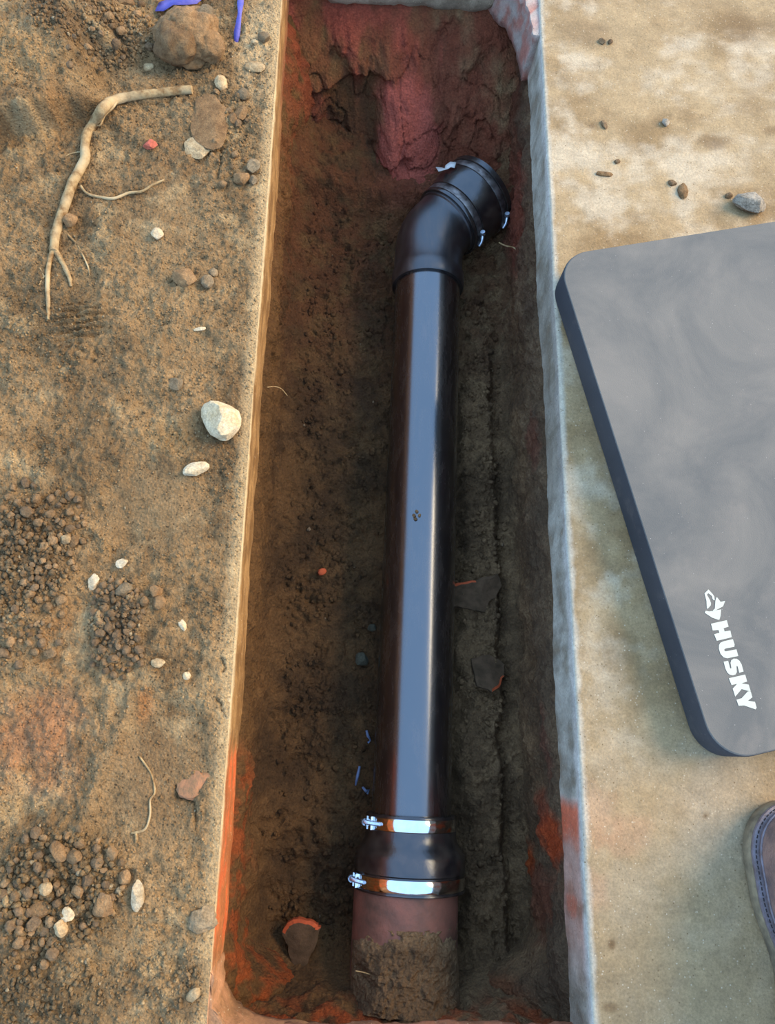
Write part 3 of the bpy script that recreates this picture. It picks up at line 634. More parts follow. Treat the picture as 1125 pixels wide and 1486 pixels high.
# ------------------------------------------------------------------ kneeling pad
zt = .05
def pad():
    A = P(840, 365, zt)[:2]; B = P(1125, 320, zt)[:2]; e = (B - A) / np.linalg.norm(B - A); l0 = P(815, 395, zt)[:2]; l1 = P(1003, 985, zt)[:2]
    f = np.array([e[1], -e[0]])                       # down the long side
    # top-left corner: intersection of the two edges
    t = np.dot(l0 - A, e); TLc = A + e * t
    length = np.dot(P(1100, 1096, zt)[:2] - TLc, f); wid = .40; r = .045
    pts = []
    for (cx, cy, a0) in ((r, r, 180), (wid - r, r, 270), (wid - r, length - r, 0), (r, length - r, 90)):
        for k in range(13):
            a = math.radians(a0 + 90 * k / 12); pts.append((cx + r * math.cos(a), cy + r * math.sin(a)))
    mid = TLc + e * wid / 2 + f * length / 2
    W2 = [TLc + e * u + f * v - mid for u, v in pts]
    n = len(W2)
    ro = empty('kneeling_pad', (mid[0], mid[1], 0))
    tag(ro, 'thick grey foam kneeling pad with white lettering on the right slab', 'pad')
    c = np.mean(W2, 0); lv = [(0.001, .985), (.0, .990), (.004, 1.0), (zt - .004, 1.0), (zt - .0012, .997)]
    V = [(*(c + (p - c) * s), z) for z, s in lv for p in W2]; Fc = []
    for k in range(len(lv) - 1):
        for i in range(n): j = (i + 1) % n; Fc.append((k * n + i, (k + 1) * n + i, (k + 1) * n + j, k * n + j))
    Fc.append(tuple(i for i in range(n)))
    link('foam_side', mesh_from('foam_side', V, [tuple(reversed(q)) for q in Fc], angle=40), FOAM_SHADE, ro)
    V = [(*(c + (p - c) * s), z) for z, s in ((zt - .0012, .997), (zt, .993)) for p in W2]; Fc = [(i, n + i, n + (i + 1) % n, (i + 1) % n) for i in range(n)] + [tuple(n + i for i in range(n))]
    link('foam_top', mesh_from('foam_top', V, [tuple(reversed(q)) for q in Fc] if False else Fc, angle=60), FOAM, ro)
    # printed emblem and lettering
    def pr(name, polys):
        bm = bmesh.new()
        for (ox, oy, sc, poly) in polys:
            vs = [bm.verts.new((*(P(ox + a / sc, oy + b / sc, zt)[:2] - mid), zt + .0004)) for a, b in poly]
            f_ = bm.faces.new(vs)
        bm.normal_update()
        for f_ in bm.faces:
            if f_.normal.z < 0: f_.normal_flip()
        bmesh.ops.triangulate(bm, faces=bm.faces[:])
        me = bpy.data.meshes.new(name); bm.to_mesh(me); bm.free()
        return link(name, me, PRINT, ro)
    a = (1015, 848, 12.5); b = (1015, 938, 11.25)
    em = [(*a, [(165, 92), (92, 165), (128, 300), (135, 445), (160, 435), (205, 385), (212, 345), (190, 280), (140, 195), (145, 172), (168, 165), (228, 215), (240, 268), (262, 290), (280, 285), (272, 225), (245, 180)]),
          (*a, [(305, 240), (325, 238), (385, 318), (468, 300), (430, 400), (310, 465), (225, 490), (280, 440), (290, 300)]),
          (*a, [(115, 478), (180, 492), (300, 470), (395, 455), (385, 570), (365, 640), (345, 645), (230, 605), (95, 515)])]
    pr('printed_emblem', em)
    H = [(*a, [(210, 715), (498, 650), (530, 768), (440, 798), (458, 855), (562, 838), (588, 960), (315, 1026), (268, 905), (362, 878), (345, 828), (242, 838)])]
    S0 = 12.5 / 11.25
    tr = lambda x, y: (x / S0, (y - 1125) / S0)
    U = [(*b, [tr(608, 995), tr(640, 1090), (570, 8), (430, 35), (405, 52), (415, 78), (440, 80), (605, 48), (636, 158), (455, 196), (395, 180), (345, 125), (318, 40), tr(355, 1100), tr(380, 1060), tr(430, 1035)])]
    Sx = [(*b, [(395, 250), (470, 235), (500, 350), (515, 365), (522, 350), (508, 270), (520, 225), (560, 200), (610, 202), (655, 235), (690, 295), (722, 410), (650, 432), (625, 330), (612, 318), (606, 330), (612, 420), (590, 460), (545, 475), (500, 465), (460, 435), (425, 365)])]
    K = [(*b, [(480, 520), (748, 460), (780, 575), (715, 600), (800, 612), (835, 700), (868, 815), (700, 700), (660, 730), (585, 822), (545, 690), (615, 615), (525, 632)])]
    K = [(*b, [(480, 520), (748, 460), (780, 575), (690, 603), (805, 625), (840, 740), (690, 698), (585, 822), (543, 690), (615, 613), (525, 632)])]
    Y = [(*b, [(605, 872), (690, 845), (790, 735), (838, 735), (866, 830), (795, 888), (908, 905), (935, 1000), (918, 1030), (730, 965), (640, 970)])]
    for nm, q in (('printed_letter', H), ('printed_letter', U), ('printed_letter', Sx), ('printed_letter', K), ('printed_letter', Y)): pr(nm, q)
pad()

# ------------------------------------------------------------------ boot at the frame's right edge
def boot():
    ro = empty('work_boot', (.5165, -.052, 0)); ro.rotation_euler = (0, 0, math.radians(-5))
    ro.rotation_euler = (0, 0, math.radians(4))
    tag(ro, 'scuffed brown leather work boot at the right edge near the bottom', 'boot')
    sole = plain('boot_sole', (182, 170, 144), .8, .2, sc=50, col2=(130, 122, 106), bump=.001)
    leather = plain('boot_leather', (176, 146, 138), .33, .6, sc=42, col2=(124, 108, 110), bump=.002, bs=110)
    welt = plain('boot_welt', (150, 146, 164), .45, .4, sc=90, col2=(122, 108, 110), bump=.001); thread = plain('boot_thread', (66, 60, 62), .8, .2)
    def half(y):                         # half width along the boot, toe at 0, heel at -.30
        t = -y
        if t < .062: w = .0535 * math.sqrt(max(0, 1 - ((.062 - t) / .062) ** 2)) ** 1.0
        elif t < .10: w = .0535
        elif t < .18: q = (t - .10) / .08; w = .0535 - .0125 * (q * q * (3 - 2 * q))
        elif t < .25: w = .041
        else: w = .041 * math.sqrt(max(0, 1 - ((t - .25) / .05) ** 2))
        return w
    N = 40
    T = [.30 * (1 - math.cos(math.pi * k / N)) / 2 for k in range(N + 1)]
    loop = [(-half(-t), -t) for t in T] + [(half(-t), -t) for t in reversed(T[1:-1])]
    loop = np.array(loop); n = len(loop); c0 = np.array([0, -.14])
    def inset(L, d):
        nx = np.roll(L, -1, 0) - np.roll(L, 1, 0); nn = np.stack([nx[:, 1], -nx[:, 0]], 1); nn /= np.linalg.norm(nn, axis=1)[:, None] + 1e-9
        if np.sum(nn * (L - c0)) > 0: nn = -nn
        return L + nn * d
    def loft(levels, cap0=False, cap1=False):
        V = [(*p, z) for L, z in levels for p in L]; Fc = []
        for k in range(len(levels) - 1):
            for i in range(n): j = (i + 1) % n; Fc.append((k * n + i, k * n + j, (k + 1) * n + j, (k + 1) * n + i))
        if cap0: Fc.append(tuple(range(n - 1, -1, -1)))
        if cap1: Fc.append(tuple((len(levels) - 1) * n + i for i in range(n)))
        return V, Fc
    V, Fc = loft([(inset(loop, .003), 0), (inset(loop, .0), .004), (loop, .018), (inset(loop, .001), .021)], True, True)
    link('outsole', mesh_from('outsole', V, Fc, angle=50), sole, ro)
    V, Fc = loft([(inset(loop, .0012), .021), (inset(loop, .0005), .023), (inset(loop, .0012), .0258), (inset(loop, .009), .0262)], True, True)
    w = link('welt', mesh_from('welt', V, Fc, angle=50), welt, ro)
    st = []; Ls = inset(loop, .0045)
    acc = np.concatenate([[0], np.cumsum(np.linalg.norm(np.diff(Ls, axis=0), axis=1))])
    for q in np.arange(.0, acc[-1], .0055):
        a = np.array([np.interp(q, acc, Ls[:, i]) for i in (0, 1)]); b_ = np.array([np.interp(q + .0034, acc, Ls[:, i]) for i in (0, 1)])
        st.append(tube_np([(*a, .0262), (*b_, .0262)], [.0007, .0007], 6))
    V, Fc = merge(st); link('stitching', mesh_from('stitching', V, Fc), thread, w)
    ank = np.array([(.046 * math.cos(a), -.225 + .055 * math.sin(a)) for a in [math.pi / 2 + math.pi * (2 * k) / n for k in range(n)]])
    # upper: toe box rising and closing towards the ankle
    lv = []; base = inset(loop, .0085)
    for k in range(17):
        f = k / 16; g = f ** 2.3
        L = base * (1 - g) + ank * g
        L = L + (c0 - L) * 0.02 * math.sin(math.pi * f)
        z = .026 + .104 * (math.sin(f * math.pi / 2) ** .8)
        lv.append((L, z))
    for q in range(1, 6): lv.append((c0 * 0 + ank + np.array([0, -.004 * q]), .13 + .014 * q))
    lv.append(((ank + np.array([0, -.02]) - np.array([0, -.245])) * .93 + np.array([0, -.245]), .198))
    V, Fc = loft(lv)
    u = link('leather_upper', mesh_from('leather_upper', V, Fc), leather, ro)
    for dd, zz in ((.012, .031), (.016, .0365)):
        L = inset(loop, dd - .004); pth = [(*p, zz) for p in L] + [(*L[0], zz)]
        V, Fc = tube_np(pth, [.0014] * len(pth), 8, False); link('seam', mesh_from('seam', V, Fc), welt, u)
boot()

# ------------------------------------------------------------------ roots
def smooth_path(pts, n=8):
    pts = [Vector(p) for p in pts]; out = []
    for i in range(len(pts) - 1):
        p0 = pts[max(i - 1, 0)]; p1 = pts[i]; p2 = pts[i + 1]; p3 = pts[min(i + 2, len(pts) - 1)]
        for k in range(n):
            t = k / n
            out.append(.5 * ((2 * p1) + (p2 - p0) * t + (2 * p0 - 5 * p1 + 4 * p2 - p3) * t * t + (3 * p1 - p0 - 3 * p2 + p3) * t ** 3))
    return out + [pts[-1]]
def root_piece(name, pl, parent, org, seed, lift=.0, seg=10):
    """pl = [(px, py, diameter in px)] on the dirt"""
    pts = []; rr = []
    for (x, y, dpx) in pl:
        w = P(x, y); m = mpp(x, y); r = dpx * m / 2
        w = P(x, y, float(Hdirt(w[0], w[1], False)) + r * .75 + lift); pts.append(w); rr.append(r)
    n = 8; path = smooth_path(pts, n); rad = list(np.interp(np.linspace(0, len(pts) - 1, len(path)), range(len(pts)), rr))
    V, Fc = tube_np(path, rad, seg); A = np.array([tuple(v) for v in V])
    q = fbm(A[:, 0], A[:, 1], A[:, 2], .02, 3, seed); ctr = np.repeat(np.array([tuple(p) for p in path]), seg, 0)
    A = ctr + (A - ctr) * (1 + .16 * q)[:, None]
    return link(name, mesh_from(name, [Vector(v) - org for v in A], Fc), ROOT, parent)
g = P(100, 280); org = Vector((g[0], g[1], 0))
ro = empty('tree_root', org); tag(ro, 'long pale branching tree root lying on the dirt', 'root')
root_piece('main_root', [(279, 131, 11), (262, 131, 12), (240, 134, 12), (210, 137, 12), (180, 142, 13), (160, 148, 15), (148, 160, 15), (137, 178, 14), (126, 195, 13), (123, 215, 14), (124, 230, 14), (115, 248, 14), (104, 268, 14), (96, 292, 14), (87, 318, 13), (80, 345, 13), (78, 365, 12)], ro, org, 311, seg=14)
root_piece('branch_root', [(78, 362, 10), (73, 375, 8), (70, 392, 7), (69, 415, 7), (70, 440, 6), (70, 464, 4)], ro, org, 313)
root_piece('branch_root', [(79, 362, 10), (88, 376, 8), (96, 392, 7), (101, 404, 6), (103, 416, 4)], ro, org, 317)
root_piece('branch_root', [(117, 270, 4), (127, 281, 4), (145, 286, 4.5), (165, 288, 4.5), (187, 280, 4.5), (205, 278, 4), (222, 268, 3.5), (238, 261, 2.5)], ro, org, 319, seg=8)
root_piece('branch_root', [(88, 330, 3), (99, 341, 3), (112, 355, 3), (120, 370, 2.6), (128, 388, 2.6), (130, 400, 1.6)], ro, org, 321, seg=8)
root_piece('branch_root', [(172, 142, 4), (165, 155, 3), (152, 168, 3), (146, 181, 3), (141, 182, 2)], ro, org, 323, .006, seg=8)
root_piece('branch_root', [(70, 398, 3), (62, 404, 2.6), (56, 416, 2.2)], ro, org, 327, seg=8); root_piece('branch_root', [(64, 402, 2.4), (61, 395, 2.2), (58, 389, 2)], ro, org, 329, seg=8)
root_piece('branch_root', [(121, 220, 2.4), (113, 221, 2), (103, 223, 1.8), (95, 227, 1.4)], ro, org, 331, seg=8)
g = P(215, 1150); org = Vector((g[0], g[1], 0))
ro = empty('root_strand', org); tag(ro, 'thin white curved root strand lying in the trodden dirt', 'root')
root_piece('strand', [(202, 1097, 2.4), (210, 1108, 3), (219, 1122, 3.2), (224, 1140, 3.4), (224, 1152, 3.4), (218, 1161, 3.2), (218, 1180, 3.4), (214, 1197, 3.6), (208, 1205, 3.8), (198, 1208, 4), (191, 1209, 3)], ro, org, 335, seg=8)
root_piece('rootlet', [(197, 1209, 4), (198, 1217, 5), (197, 1223, 4)], ro, org, 337, seg=8)

# ------------------------------------------------------------------ stones and clods
def rock_mesh(name, seed, sub=3, sc=(1, 1, .7), rough=.22, planes=0, freq=1.1, octv=3):
    bm = bmesh.new(); bmesh.ops.create_icosphere(bm, subdivisions=sub, radius=1.0); r = np.random.default_rng(seed)
    pl = [(lambda q: q / np.linalg.norm(q))(r.normal(size=3)) for _ in range(planes)]; hs = r.uniform(.55, .85, planes)
    A = np.array([v.co[:] for v in bm.verts])
    q = fbm(A[:, 0] + seed, A[:, 1], A[:, 2], 1 / freq, octv, seed)
    A = A * (1 + rough * q)[:, None]
    for nrm, h in zip(pl, hs):
        d = A @ nrm; A = A - np.clip(d - h, 0, None)[:, None] * nrm * .92
    A = A * np.array(sc)
    for v, a in zip(bm.verts, A): v.co = a
    me = bpy.data.meshes.new(name); bm.to_mesh(me); bm.free()
    me.polygons.foreach_set('use_smooth', [True] * len(me.polygons))
    if planes: me.set_sharp_from_angle(angle=math.radians(28))
    return me
def ground_z(x, y): return float(Hdirt(x, y)) if x < XL else 0.0
_cnt = [0]
def stone(name, px, py, w, h, rot, mat, label, cat='stone', planes=5, zf=.7, sink=.25, sub=3, rough=.2, group=None, zbase=None):
    _cnt[0] += 1
    g = P(px, py); z0 = ground_z(g[0], g[1]) if zbase is None else zbase
    m = mpp(px, py, z0); rz = min(w, h) / 2 * m * zf * 1.15
    g = P(px, py, z0 + rz * (1 - sink) * .6); 
    me = rock_mesh(name, 400 + _cnt[0], sub, (1, 1, 1), rough, planes)
    o = link(name, me, mat); o.scale = (w / 2 * m * 1.08, h / 2 * m * 1.08 / .97, rz); o.rotation_euler = (0, 0, math.radians(rot)); o.location = (g[0], g[1], z0 + rz * (1 - 2 * sink * .9))
    return tag(o, label, cat, group)
# the big clod with its pebble
g = P(277, 62); z0 = ground_z(g[0], g[1]); m = mpp(277, 62)
ro = empty('dirt_boulder', (g[0], g[1], z0)); tag(ro, 'big rounded brown lump of dirt and rock above the root', 'boulder')
m *= .90
bm = rock_mesh('boulder_body', 501, 5, (48 * m, 48 * m, 34 * m), .26, 0, 1.5, 6); o = link('boulder_body', bm, BROWN, ro); o.location = (0, -.014, .024)
o = link('boulder_lobe', rock_mesh('boulder_lobe', 502, 4, (34 * m, 33 * m, 27 * m), .26, 0, 1.4, 6), BROWN, ro); o.location = (-.010, -.040, .030)
o = link('boulder_lobe', rock_mesh('boulder_lobe', 503, 4, (24 * m, 26 * m, 22 * m), .26, 0, 1.4, 6), BROWN, ro); o.location = (.033, -.032, .024)
o = link('pebble_cap', rock_mesh('pebble_cap', 504, 3, (13 * m, 15 * m, 10 * m), .12, 3), GREY, ro); o.location = (.030, .010, .042)
o['label'] = 'grey pebble stuck in the lump'
stone('pale_stone', 322, 608, 52, 66, 20, WHITE, 'largest cream white stone beside the left slab edge', planes=7, zf=.75, sink=.2)
stone('pale_stone', 283, 681, 38, 22, 22, WHITE, 'wedge-shaped white stone half sunk below the largest white stone', planes=8, zf=.6, sink=.42)
stone('pale_stone', 200, 1298, 20, 38, 0, WHITE, 'upright cream stone below the white root strand', planes=6, zf=.8)
stone('flat_stone', 153, 1316, 34, 28, 35, BROWN, 'flat tan stone left of the upright cream stone', planes=8, zf=.5)
stone('grey_stone', 256, 556, 21, 22, 10, GREY, 'small grey triangular stone up left of the largest white stone', planes=6, zf=.5, sink=.35)
stone('brown_stone', 268, 403, 33, 26, -20, BROWN, 'smooth brown oval stone in the dirt, largest of a trio', planes=2, zf=.7)
stone('brown_stone', 301, 409, 18, 19, 0, GREY, 'grey brown pebble right of the smooth oval stone', planes=3)
stone('brown_stone', 310, 396, 13, 12, 0, GREY, 'smallest pebble of the trio beside the smooth oval stone', planes=3)
stone('white_pebble', 228, 339, 18, 17, 0, WHITE, 'round white pebble in bare dirt right of the root', planes=4, sink=.4, zf=.6)
stone('white_pebble', 177, 818, 19, 13, 20, WHITE, 'white pebble above the heap of dark crumbs', planes=4)
stone('white_pebble', 135, 846, 14, 25, -15, WHITE, 'knobbly white pebble at the left of the dark crumb heap', planes=4, rough=.35)
stone('cream_pebble', 95, 783, 16, 13, 20, CREAM, 'cream oval pebble among the crumbs at the left', planes=3)
stone('brown_stone', 108, 786, 15, 20, 0, BROWN, 'ochre brown pebble touching the cream oval pebble', planes=3)
stone('white_chip', 265, 907, 10, 18, 30, WHITE, 'slim white chip in a hollow by the left slab', planes=5, zf=.5)
stone('grey_stone', 179, 855, 24, 18, 10, GREY, 'flat grey stone topping the dark crumb heap', planes=6, zf=.6)
stone('grey_stone', 226, 859, 21, 22, 0, BROWN, 'squarish brown stone right of the dark crumb heap', planes=6, zf=.7)
stone('brown_stone', 230, 875, 20, 18, 0, BROWN, 'brown stone just below the squarish brown stone', planes=4, zf=.7)
stone('tan_pebble', 229, 962, 20, 12, 0, CREAM, 'tan oval pebble below the dark crumb heap', planes=3)
stone('white_pebble', 271, 981, 11, 11, 0, WHITE, 'tiny cream pebble near the left slab edge, right of the tan oval pebble', planes=4)
stone('cream_pebble', 281, 1443, 16, 22, -25, CREAM, 'cream oval pebble by the bottom of the left slab edge', planes=4)
stone('cream_pebble', 99, 1326, 20, 19, 0, WHITE, 'white-topped pebble in the near crumb heap', planes=5)
stone('tan_stone', 88, 1346, 23, 21, 15, CREAM, 'squarish tan stone below the white-topped pebble', planes=6)
stone('brown_stone', 57, 1321, 33, 20, 15, BROWN, 'long flat brown stone in the near crumb heap', planes=5)
stone('brown_stone', 84, 1236, 22, 28, 40, BROWN, 'tall brown stone at the top of the near crumb heap', planes=4)
stone('tan_stone', 65, 1290, 20, 18, 10, CREAM, 'pale tan stone amid the near crumb heap', planes=5)
stone('brown_stone', 215, 98, 18, 12, 20, CREAM, 'pale oval pebble left of the big dirt lump', planes=3)
stone('brown_stone', 181, 5, 26, 22, 0, BROWN, 'rounded brown stone cut by the top edge of the photo', planes=2)
stone('tan_stone', 322, 121, 19, 26, 25, CREAM, 'angular tan stone right below the big dirt lump', planes=6)
stone('tan_stone', 353, 138, 19, 18, 0, GREY, 'squarish grey tan stone near the far left slab edge', planes=6)
stone('tan_stone', 350, 164, 16, 24, -20, BROWN, 'narrow brown stone below the squarish grey tan stone', planes=5)
stone('tan_stone', 338, 172, 13, 20, -10, BROWN, 'slim brown stone left of the narrow brown stone', planes=5)
stone('flat_stone', 370, 98, 30, 17, -15, CREAM, 'flat pale stone on the dusty slab near the top', planes=5, zf=.5)
stone('dark_pebble', 384, 55, 18, 16, 0, GREY, 'dark grey pebble on the pale slab dust at the top', planes=3)
stone('tan_pebble', 370, 62, 10, 9, 10, CREAM, 'small square pale pebble left of the dark grey pebble', planes=6)
stone('grey_stone', 368, 241, 22, 20, -20, GREY, 'angular grey stone near the left slab edge, upper of three', planes=6)
stone('brown_stone', 351, 258, 22, 21, 0, BROWN, 'round brown stone of three near the left slab edge', planes=2)
stone('brown_stone', 368, 262, 13, 14, 0, GREY, 'smallest stone of three near the left slab edge', planes=4)
stone('white_chip', 290, 478, 17, 6, 15, WHITE, 'thin white chip lying alone in the dirt', planes=5, zf=.8)
stone('brown_stone', 102, 320, 20, 20, 0, BROWN, 'reddish brown stone touching the root', planes=4)
stone('flat_stone', 305, 178, 56, 84, 10, BROWN, 'large flat brown rock slab sunk in the dirt below the big lump', planes=5, zf=.22, sink=.5, rough=.32, sub=4)
stone('flat_stone', 285, 213, 34, 34, 30, CREAM, 'flat ochre-edged rock left of the large flat slab', planes=6, zf=.3, sink=.5, rough=.32, sub=4)
stone('clay_fragment', 281, 1139, 46, 36, 15, BRICK, 'round pinkish clay fragment sunk in cracked dirt', cat='fragment', planes=3, zf=.3, sink=.5, rough=.32, sub=4)
stone('red_chip', 219, 210, 20, 14, 10, RED, 'coral red painted chip in the dirt right of the root', cat='chip', planes=5, rough=.4)
stone('grey_stone', 295, 1335, 40, 34, 20, GREY, 'dull grey stone sunk by the left slab edge near the bottom', planes=4, zf=.4, sink=.5, rough=.32, sub=4)
stone('concrete_chip', 1090, 296, 44, 27, -8, CHIPC, 'white and grey broken concrete chip above the kneeling pad', cat='chip', planes=8, zf=.9, sink=.1)
stone('white_pebble', 965, 178, 12, 11, 0, CHIPC, 'tiny white pebble on the right slab', planes=5)
stone('dirt_crumb', 877, 181, 7, 14, 25, CLODD, 'dark rod-shaped dirt crumb on the right slab', cat='dirt crumb', planes=3)
stone('dirt_crumb', 991, 278, 13, 24, -8, BROWN, 'large brown flat dirt crumb on the right slab', cat='dirt crumb', planes=2, zf=.5)
stone('dirt_crumb', 976, 266, 12, 8, -30, CLODD, 'dark dirt crumb touching the large brown one on the right slab', cat='dirt crumb', planes=2)
stone('dirt_crumb', 876, 252, 26, 8, -6, BROWN, 'thin flat brown dirt flake on the right slab', cat='dirt crumb', planes=2, zf=.5)
stone('dirt_crumb', 896, 235, 8, 7, 0, CLODD, 'tiny dark crumb above the flat brown flake', cat='dirt crumb', planes=2)
stone('dirt_crumb', 1058, 284, 10, 8, 0, CLODD, 'round dark crumb left of the broken concrete chip', cat='dirt crumb', planes=2)
stone('dirt_crumb', 874, 60, 8, 10, 30, CLODD, 'left of two dark crumbs near the top of the right slab', cat='dirt crumb', planes=2)
stone('dirt_crumb', 886, 61, 6, 9, -20, CLODD, 'right of two dark crumbs near the top of the right slab', cat='dirt crumb', planes=2)
# individual clods in the heaps
VAR = [rock_mesh('clod_%d' % k, 600 + k, 2, (1, random.uniform(.75, 1.0), random.uniform(.65, .9)), .3, 2) for k in range(12)]
VARB = []
for me in VAR:
    me.materials.append(CLOD); q = me.copy(); q.materials.clear(); q.materials.append(CLODD); VARB.append(q)
def clods(n, ex, group, label, dark, rmin, rmax):
    placed = []; tries = 0
    while len(placed) < n and tries < 6000:
        tries += 1
        (cx, cy, rx, ry) = ex[tries % len(ex)]
        a = random.uniform(0, 2 * math.pi); q = math.sqrt(random.random())
        px, py = cx + rx * q * math.cos(a), cy + ry * q * math.sin(a); r = rmin + (rmax - rmin) * random.random() ** 1.8
        if px < -4 or any((px - u) ** 2 + (py - v) ** 2 < (.82 * (r + s)) ** 2 for u, v, s in placed): continue
        placed.append((px, py, r))
    big = max(range(len(placed)), key=lambda i: placed[i][2]); ext = {big: 'largest'}
    for w_, f_ in (('topmost', lambda i: placed[i][1]), ('lowest', lambda i: -placed[i][1]), ('rightmost', lambda i: -placed[i][0]), ('leftmost', lambda i: placed[i][0])):
        ext.setdefault(min(range(len(placed)), key=f_), w_)
    for i, (px, py, r) in enumerate(placed):
        g = P(px, py); z = ground_z(g[0], g[1]); m = mpp(px, py); g = P(px, py, z + r * m * .4)
        o = bpy.data.objects.new('soil_clod', random.choice(VARB if random.random() < dark else VAR)); C.objects.link(o)
        o.location = (g[0], g[1], z + r * m * .38); o.scale = (r * m,) * 3; o.rotation_euler = (random.uniform(-.4, .4), random.uniform(-.4, .4), random.uniform(0, 6.28))
        tag(o, (ext[i] + ' soil clod ' + label.split(' clod ')[1]) if i in ext else label, 'soil clod', group)
clods(96, [(45, 790, 75, 90), (30, 900, 65, 75), (95, 760, 35, 45)], 'clods in the left edge heap', 'small brown soil clod in the crumbly heap at the left edge midway up', .35, 4.5, 9.5)
clods(72, [(172, 880, 38, 42), (170, 945, 40, 40)], 'clods in the dark heap', 'small dark soil clod in the narrow heap beside the trodden dirt', .9, 4, 8.5)
clods(78, [(95, 1275, 95, 75), (40, 1330, 60, 80)], 'clods in the near heap', 'brown soil clod in the stony heap near the lower left corner', .4, 5, 12)
clods(46, [(150, 55, 75, 60), (210, 40, 50, 50), (330, 190, 30, 80)], 'clods by the big lump', 'small tan soil clod scattered round the big dirt lump at the top', .4, 3.5, 8)

# ---- loose crumbs nobody could count
ICO = bmesh.new(); bmesh.ops.create_icosphere(ICO, subdivisions=1, radius=1.0)
IV = np.array([v.co[:] for v in ICO.verts]); IF = np.array([[v.index for v in f.verts] for f in ICO.faces]); ICO.free()
def crumbs(name, pts, rad, col, label, mat, cat='soil crumbs'):
    n = len(pts); r = np.random.default_rng(n)
    J = IV[None] * (1 + r.normal(0, .2, (n, len(IV), 1))) * r.uniform(.7, 1.2, (n, 1, 3)) * rad[:, None, None]
    V = (J + pts[:, None, :]).reshape(-1, 3); Fc = (IF[None] + (np.arange(n) * len(IV))[:, None, None]).reshape(-1, 3)
    o = link(name, np_mesh(name, V, Fc, np.repeat(col, len(IV), 0), smooth=False), mat); return tag(o, label, cat, kind='stuff')
n = 130000
x = rng.uniform(-.64, XL - .006, n); y = rng.uniform(-.33, 1.24, n)
dens = .22 + .5 * sstep(-.2, .5, fbm(x, y, 0, .06, 3, 341)); size = np.full(n, .0012)
for (px, py, rx, ry, d_, s_) in ((40, 820, 95, 130, 1.0, .0028), (172, 905, 48, 85, 1.0, .0026), (90, 1290, 130, 105, 1.0, .0030), (150, 60, 110, 90, .9, .0025), (60, 1430, 170, 70, .7, .0022), (60, 480, 110, 130, .6, .0014), (340, 180, 40, 120, .6, .0018), (185, 185, 30, 60, .6, .0014), (320, 1230, 30, 50, .6, .0012), (240, 1420, 90, 60, .5, .002)):
    q = 1 - sstep(.5, 1.15, ell(x, y, px, py, rx, ry)); dens = np.maximum(dens, d_ * q); size = np.maximum(size, s_ * q)
for (px, py, rx, ry) in ((225, 735, 85, 75), (215, 1120, 70, 100), (250, 320, 60, 50)): dens = dens * (.2 + .8 * sstep(.6, 1.1, ell(x, y, px, py, rx, ry)))
k = rng.random(n) < dens * .42; x, y, size = x[k], y[k], size[k]; n = len(x)
rad = size * (.5 + 1.25 * rng.random(n) ** 2.4); z = Hdirt(x, y) + rad * .35
col = dirt_col(x, y) * rng.uniform(.85, 1.4, (n, 1)); w = rng.random(n) < .035; col[w] = lin(215, 200, 168); rad[w] *= .8
crumbs('soil_crumbs', np.stack([x, y, z], -1), rad, col, 'loose brown soil crumbs scattered over the dirt', SOIL)
n = 22000
x = rng.uniform(XL + .035, XR - .022, n); y = rng.uniform(YF + .05, YBASE - .02, n)
dens = .12 + .8 * sstep(.0, .7, fbm(x, y, 0, .06, 3, 351)) + .3 * (x > .18)
pz = np.abs(x - (PIPE_A[0] + (y - PIPE_A[1]) * .031)) < .07
k = (rng.random(n) < dens * .6) & ~pz; x, y = x[k], y[k]; n = len(x)
rad = .0009 + .0048 * rng.random(n) ** 3.2; z = Hfloor(x, y) + rad * .3
col, a, b = soil_tint(x, y, z); col = col * rng.uniform(.75, 1.2, (n, 1)); w = rng.random(n) < .008; col[w] = lin(170, 150, 125)
crumbs('trench_crumbs', np.stack([x, y, z], -1), rad, col, 'loose dark soil crumbs on the trench floor', DAMP)

# ------------------------------------------------------------------ things in the trench
def shard(name, poly, z, th, tilt, label, hot, cat='clay shard'):
    """broken pipe piece: dirty face, orange broken edges, bowed like the pipe it came from"""
    w = np.array([P(a, b, z)[:2] for a, b in poly]); c = w.mean(0); Q = []
    for a, b in zip(w, np.roll(w, -1, 0)):
        for k in range(4): Q.append(a + (b - a) * k / 4 + rng.normal(0, .0007, 2))
    Q = np.array(Q) - c; n = len(Q); tx, ty = tilt
    zz = Q[:, 0] * tx + Q[:, 1] * ty - (Q[:, 0] ** 2) * 5
    V = [(*q, h - th) for q, h in zip(Q, zz)] + [(*q, h) for q, h in zip(Q, zz)] + [(*(q * .84), h + .0012) for q, h in zip(Q, zz)] + [(0, 0, .002), (0, 0, -th)]
    Fc = []; mi = []
    for i in range(n):
        j = (i + 1) % n
        Fc += [(i, j, n + j, n + i), (n + i, n + j, 2 * n + j, 2 * n + i), (2 * n + i, 2 * n + j, 3 * n), (j, i, 3 * n + 1)]; q = int(i // 4 in hot); mi += [q, q, 0, 0]
    a2 = sum(Q[i][0] * Q[(i + 1) % n][1] - Q[(i + 1) % n][0] * Q[i][1] for i in range(n))
    if a2 < 0: Fc = [tuple(reversed(f)) for f in Fc]
    me = mesh_from(name, V, Fc, smooth=False)
    o = link(name, me, [SHARD, TERRA]); o.location = (c[0], c[1], z); me.polygons.foreach_set('material_index', mi)
    return tag(o, label, cat)
def fz(px, py):
    g = P(px, py, -.29)
    for _ in range(3): g = P(px, py, float(Hfloor(g[0], g[1])))
    return float(g[2])
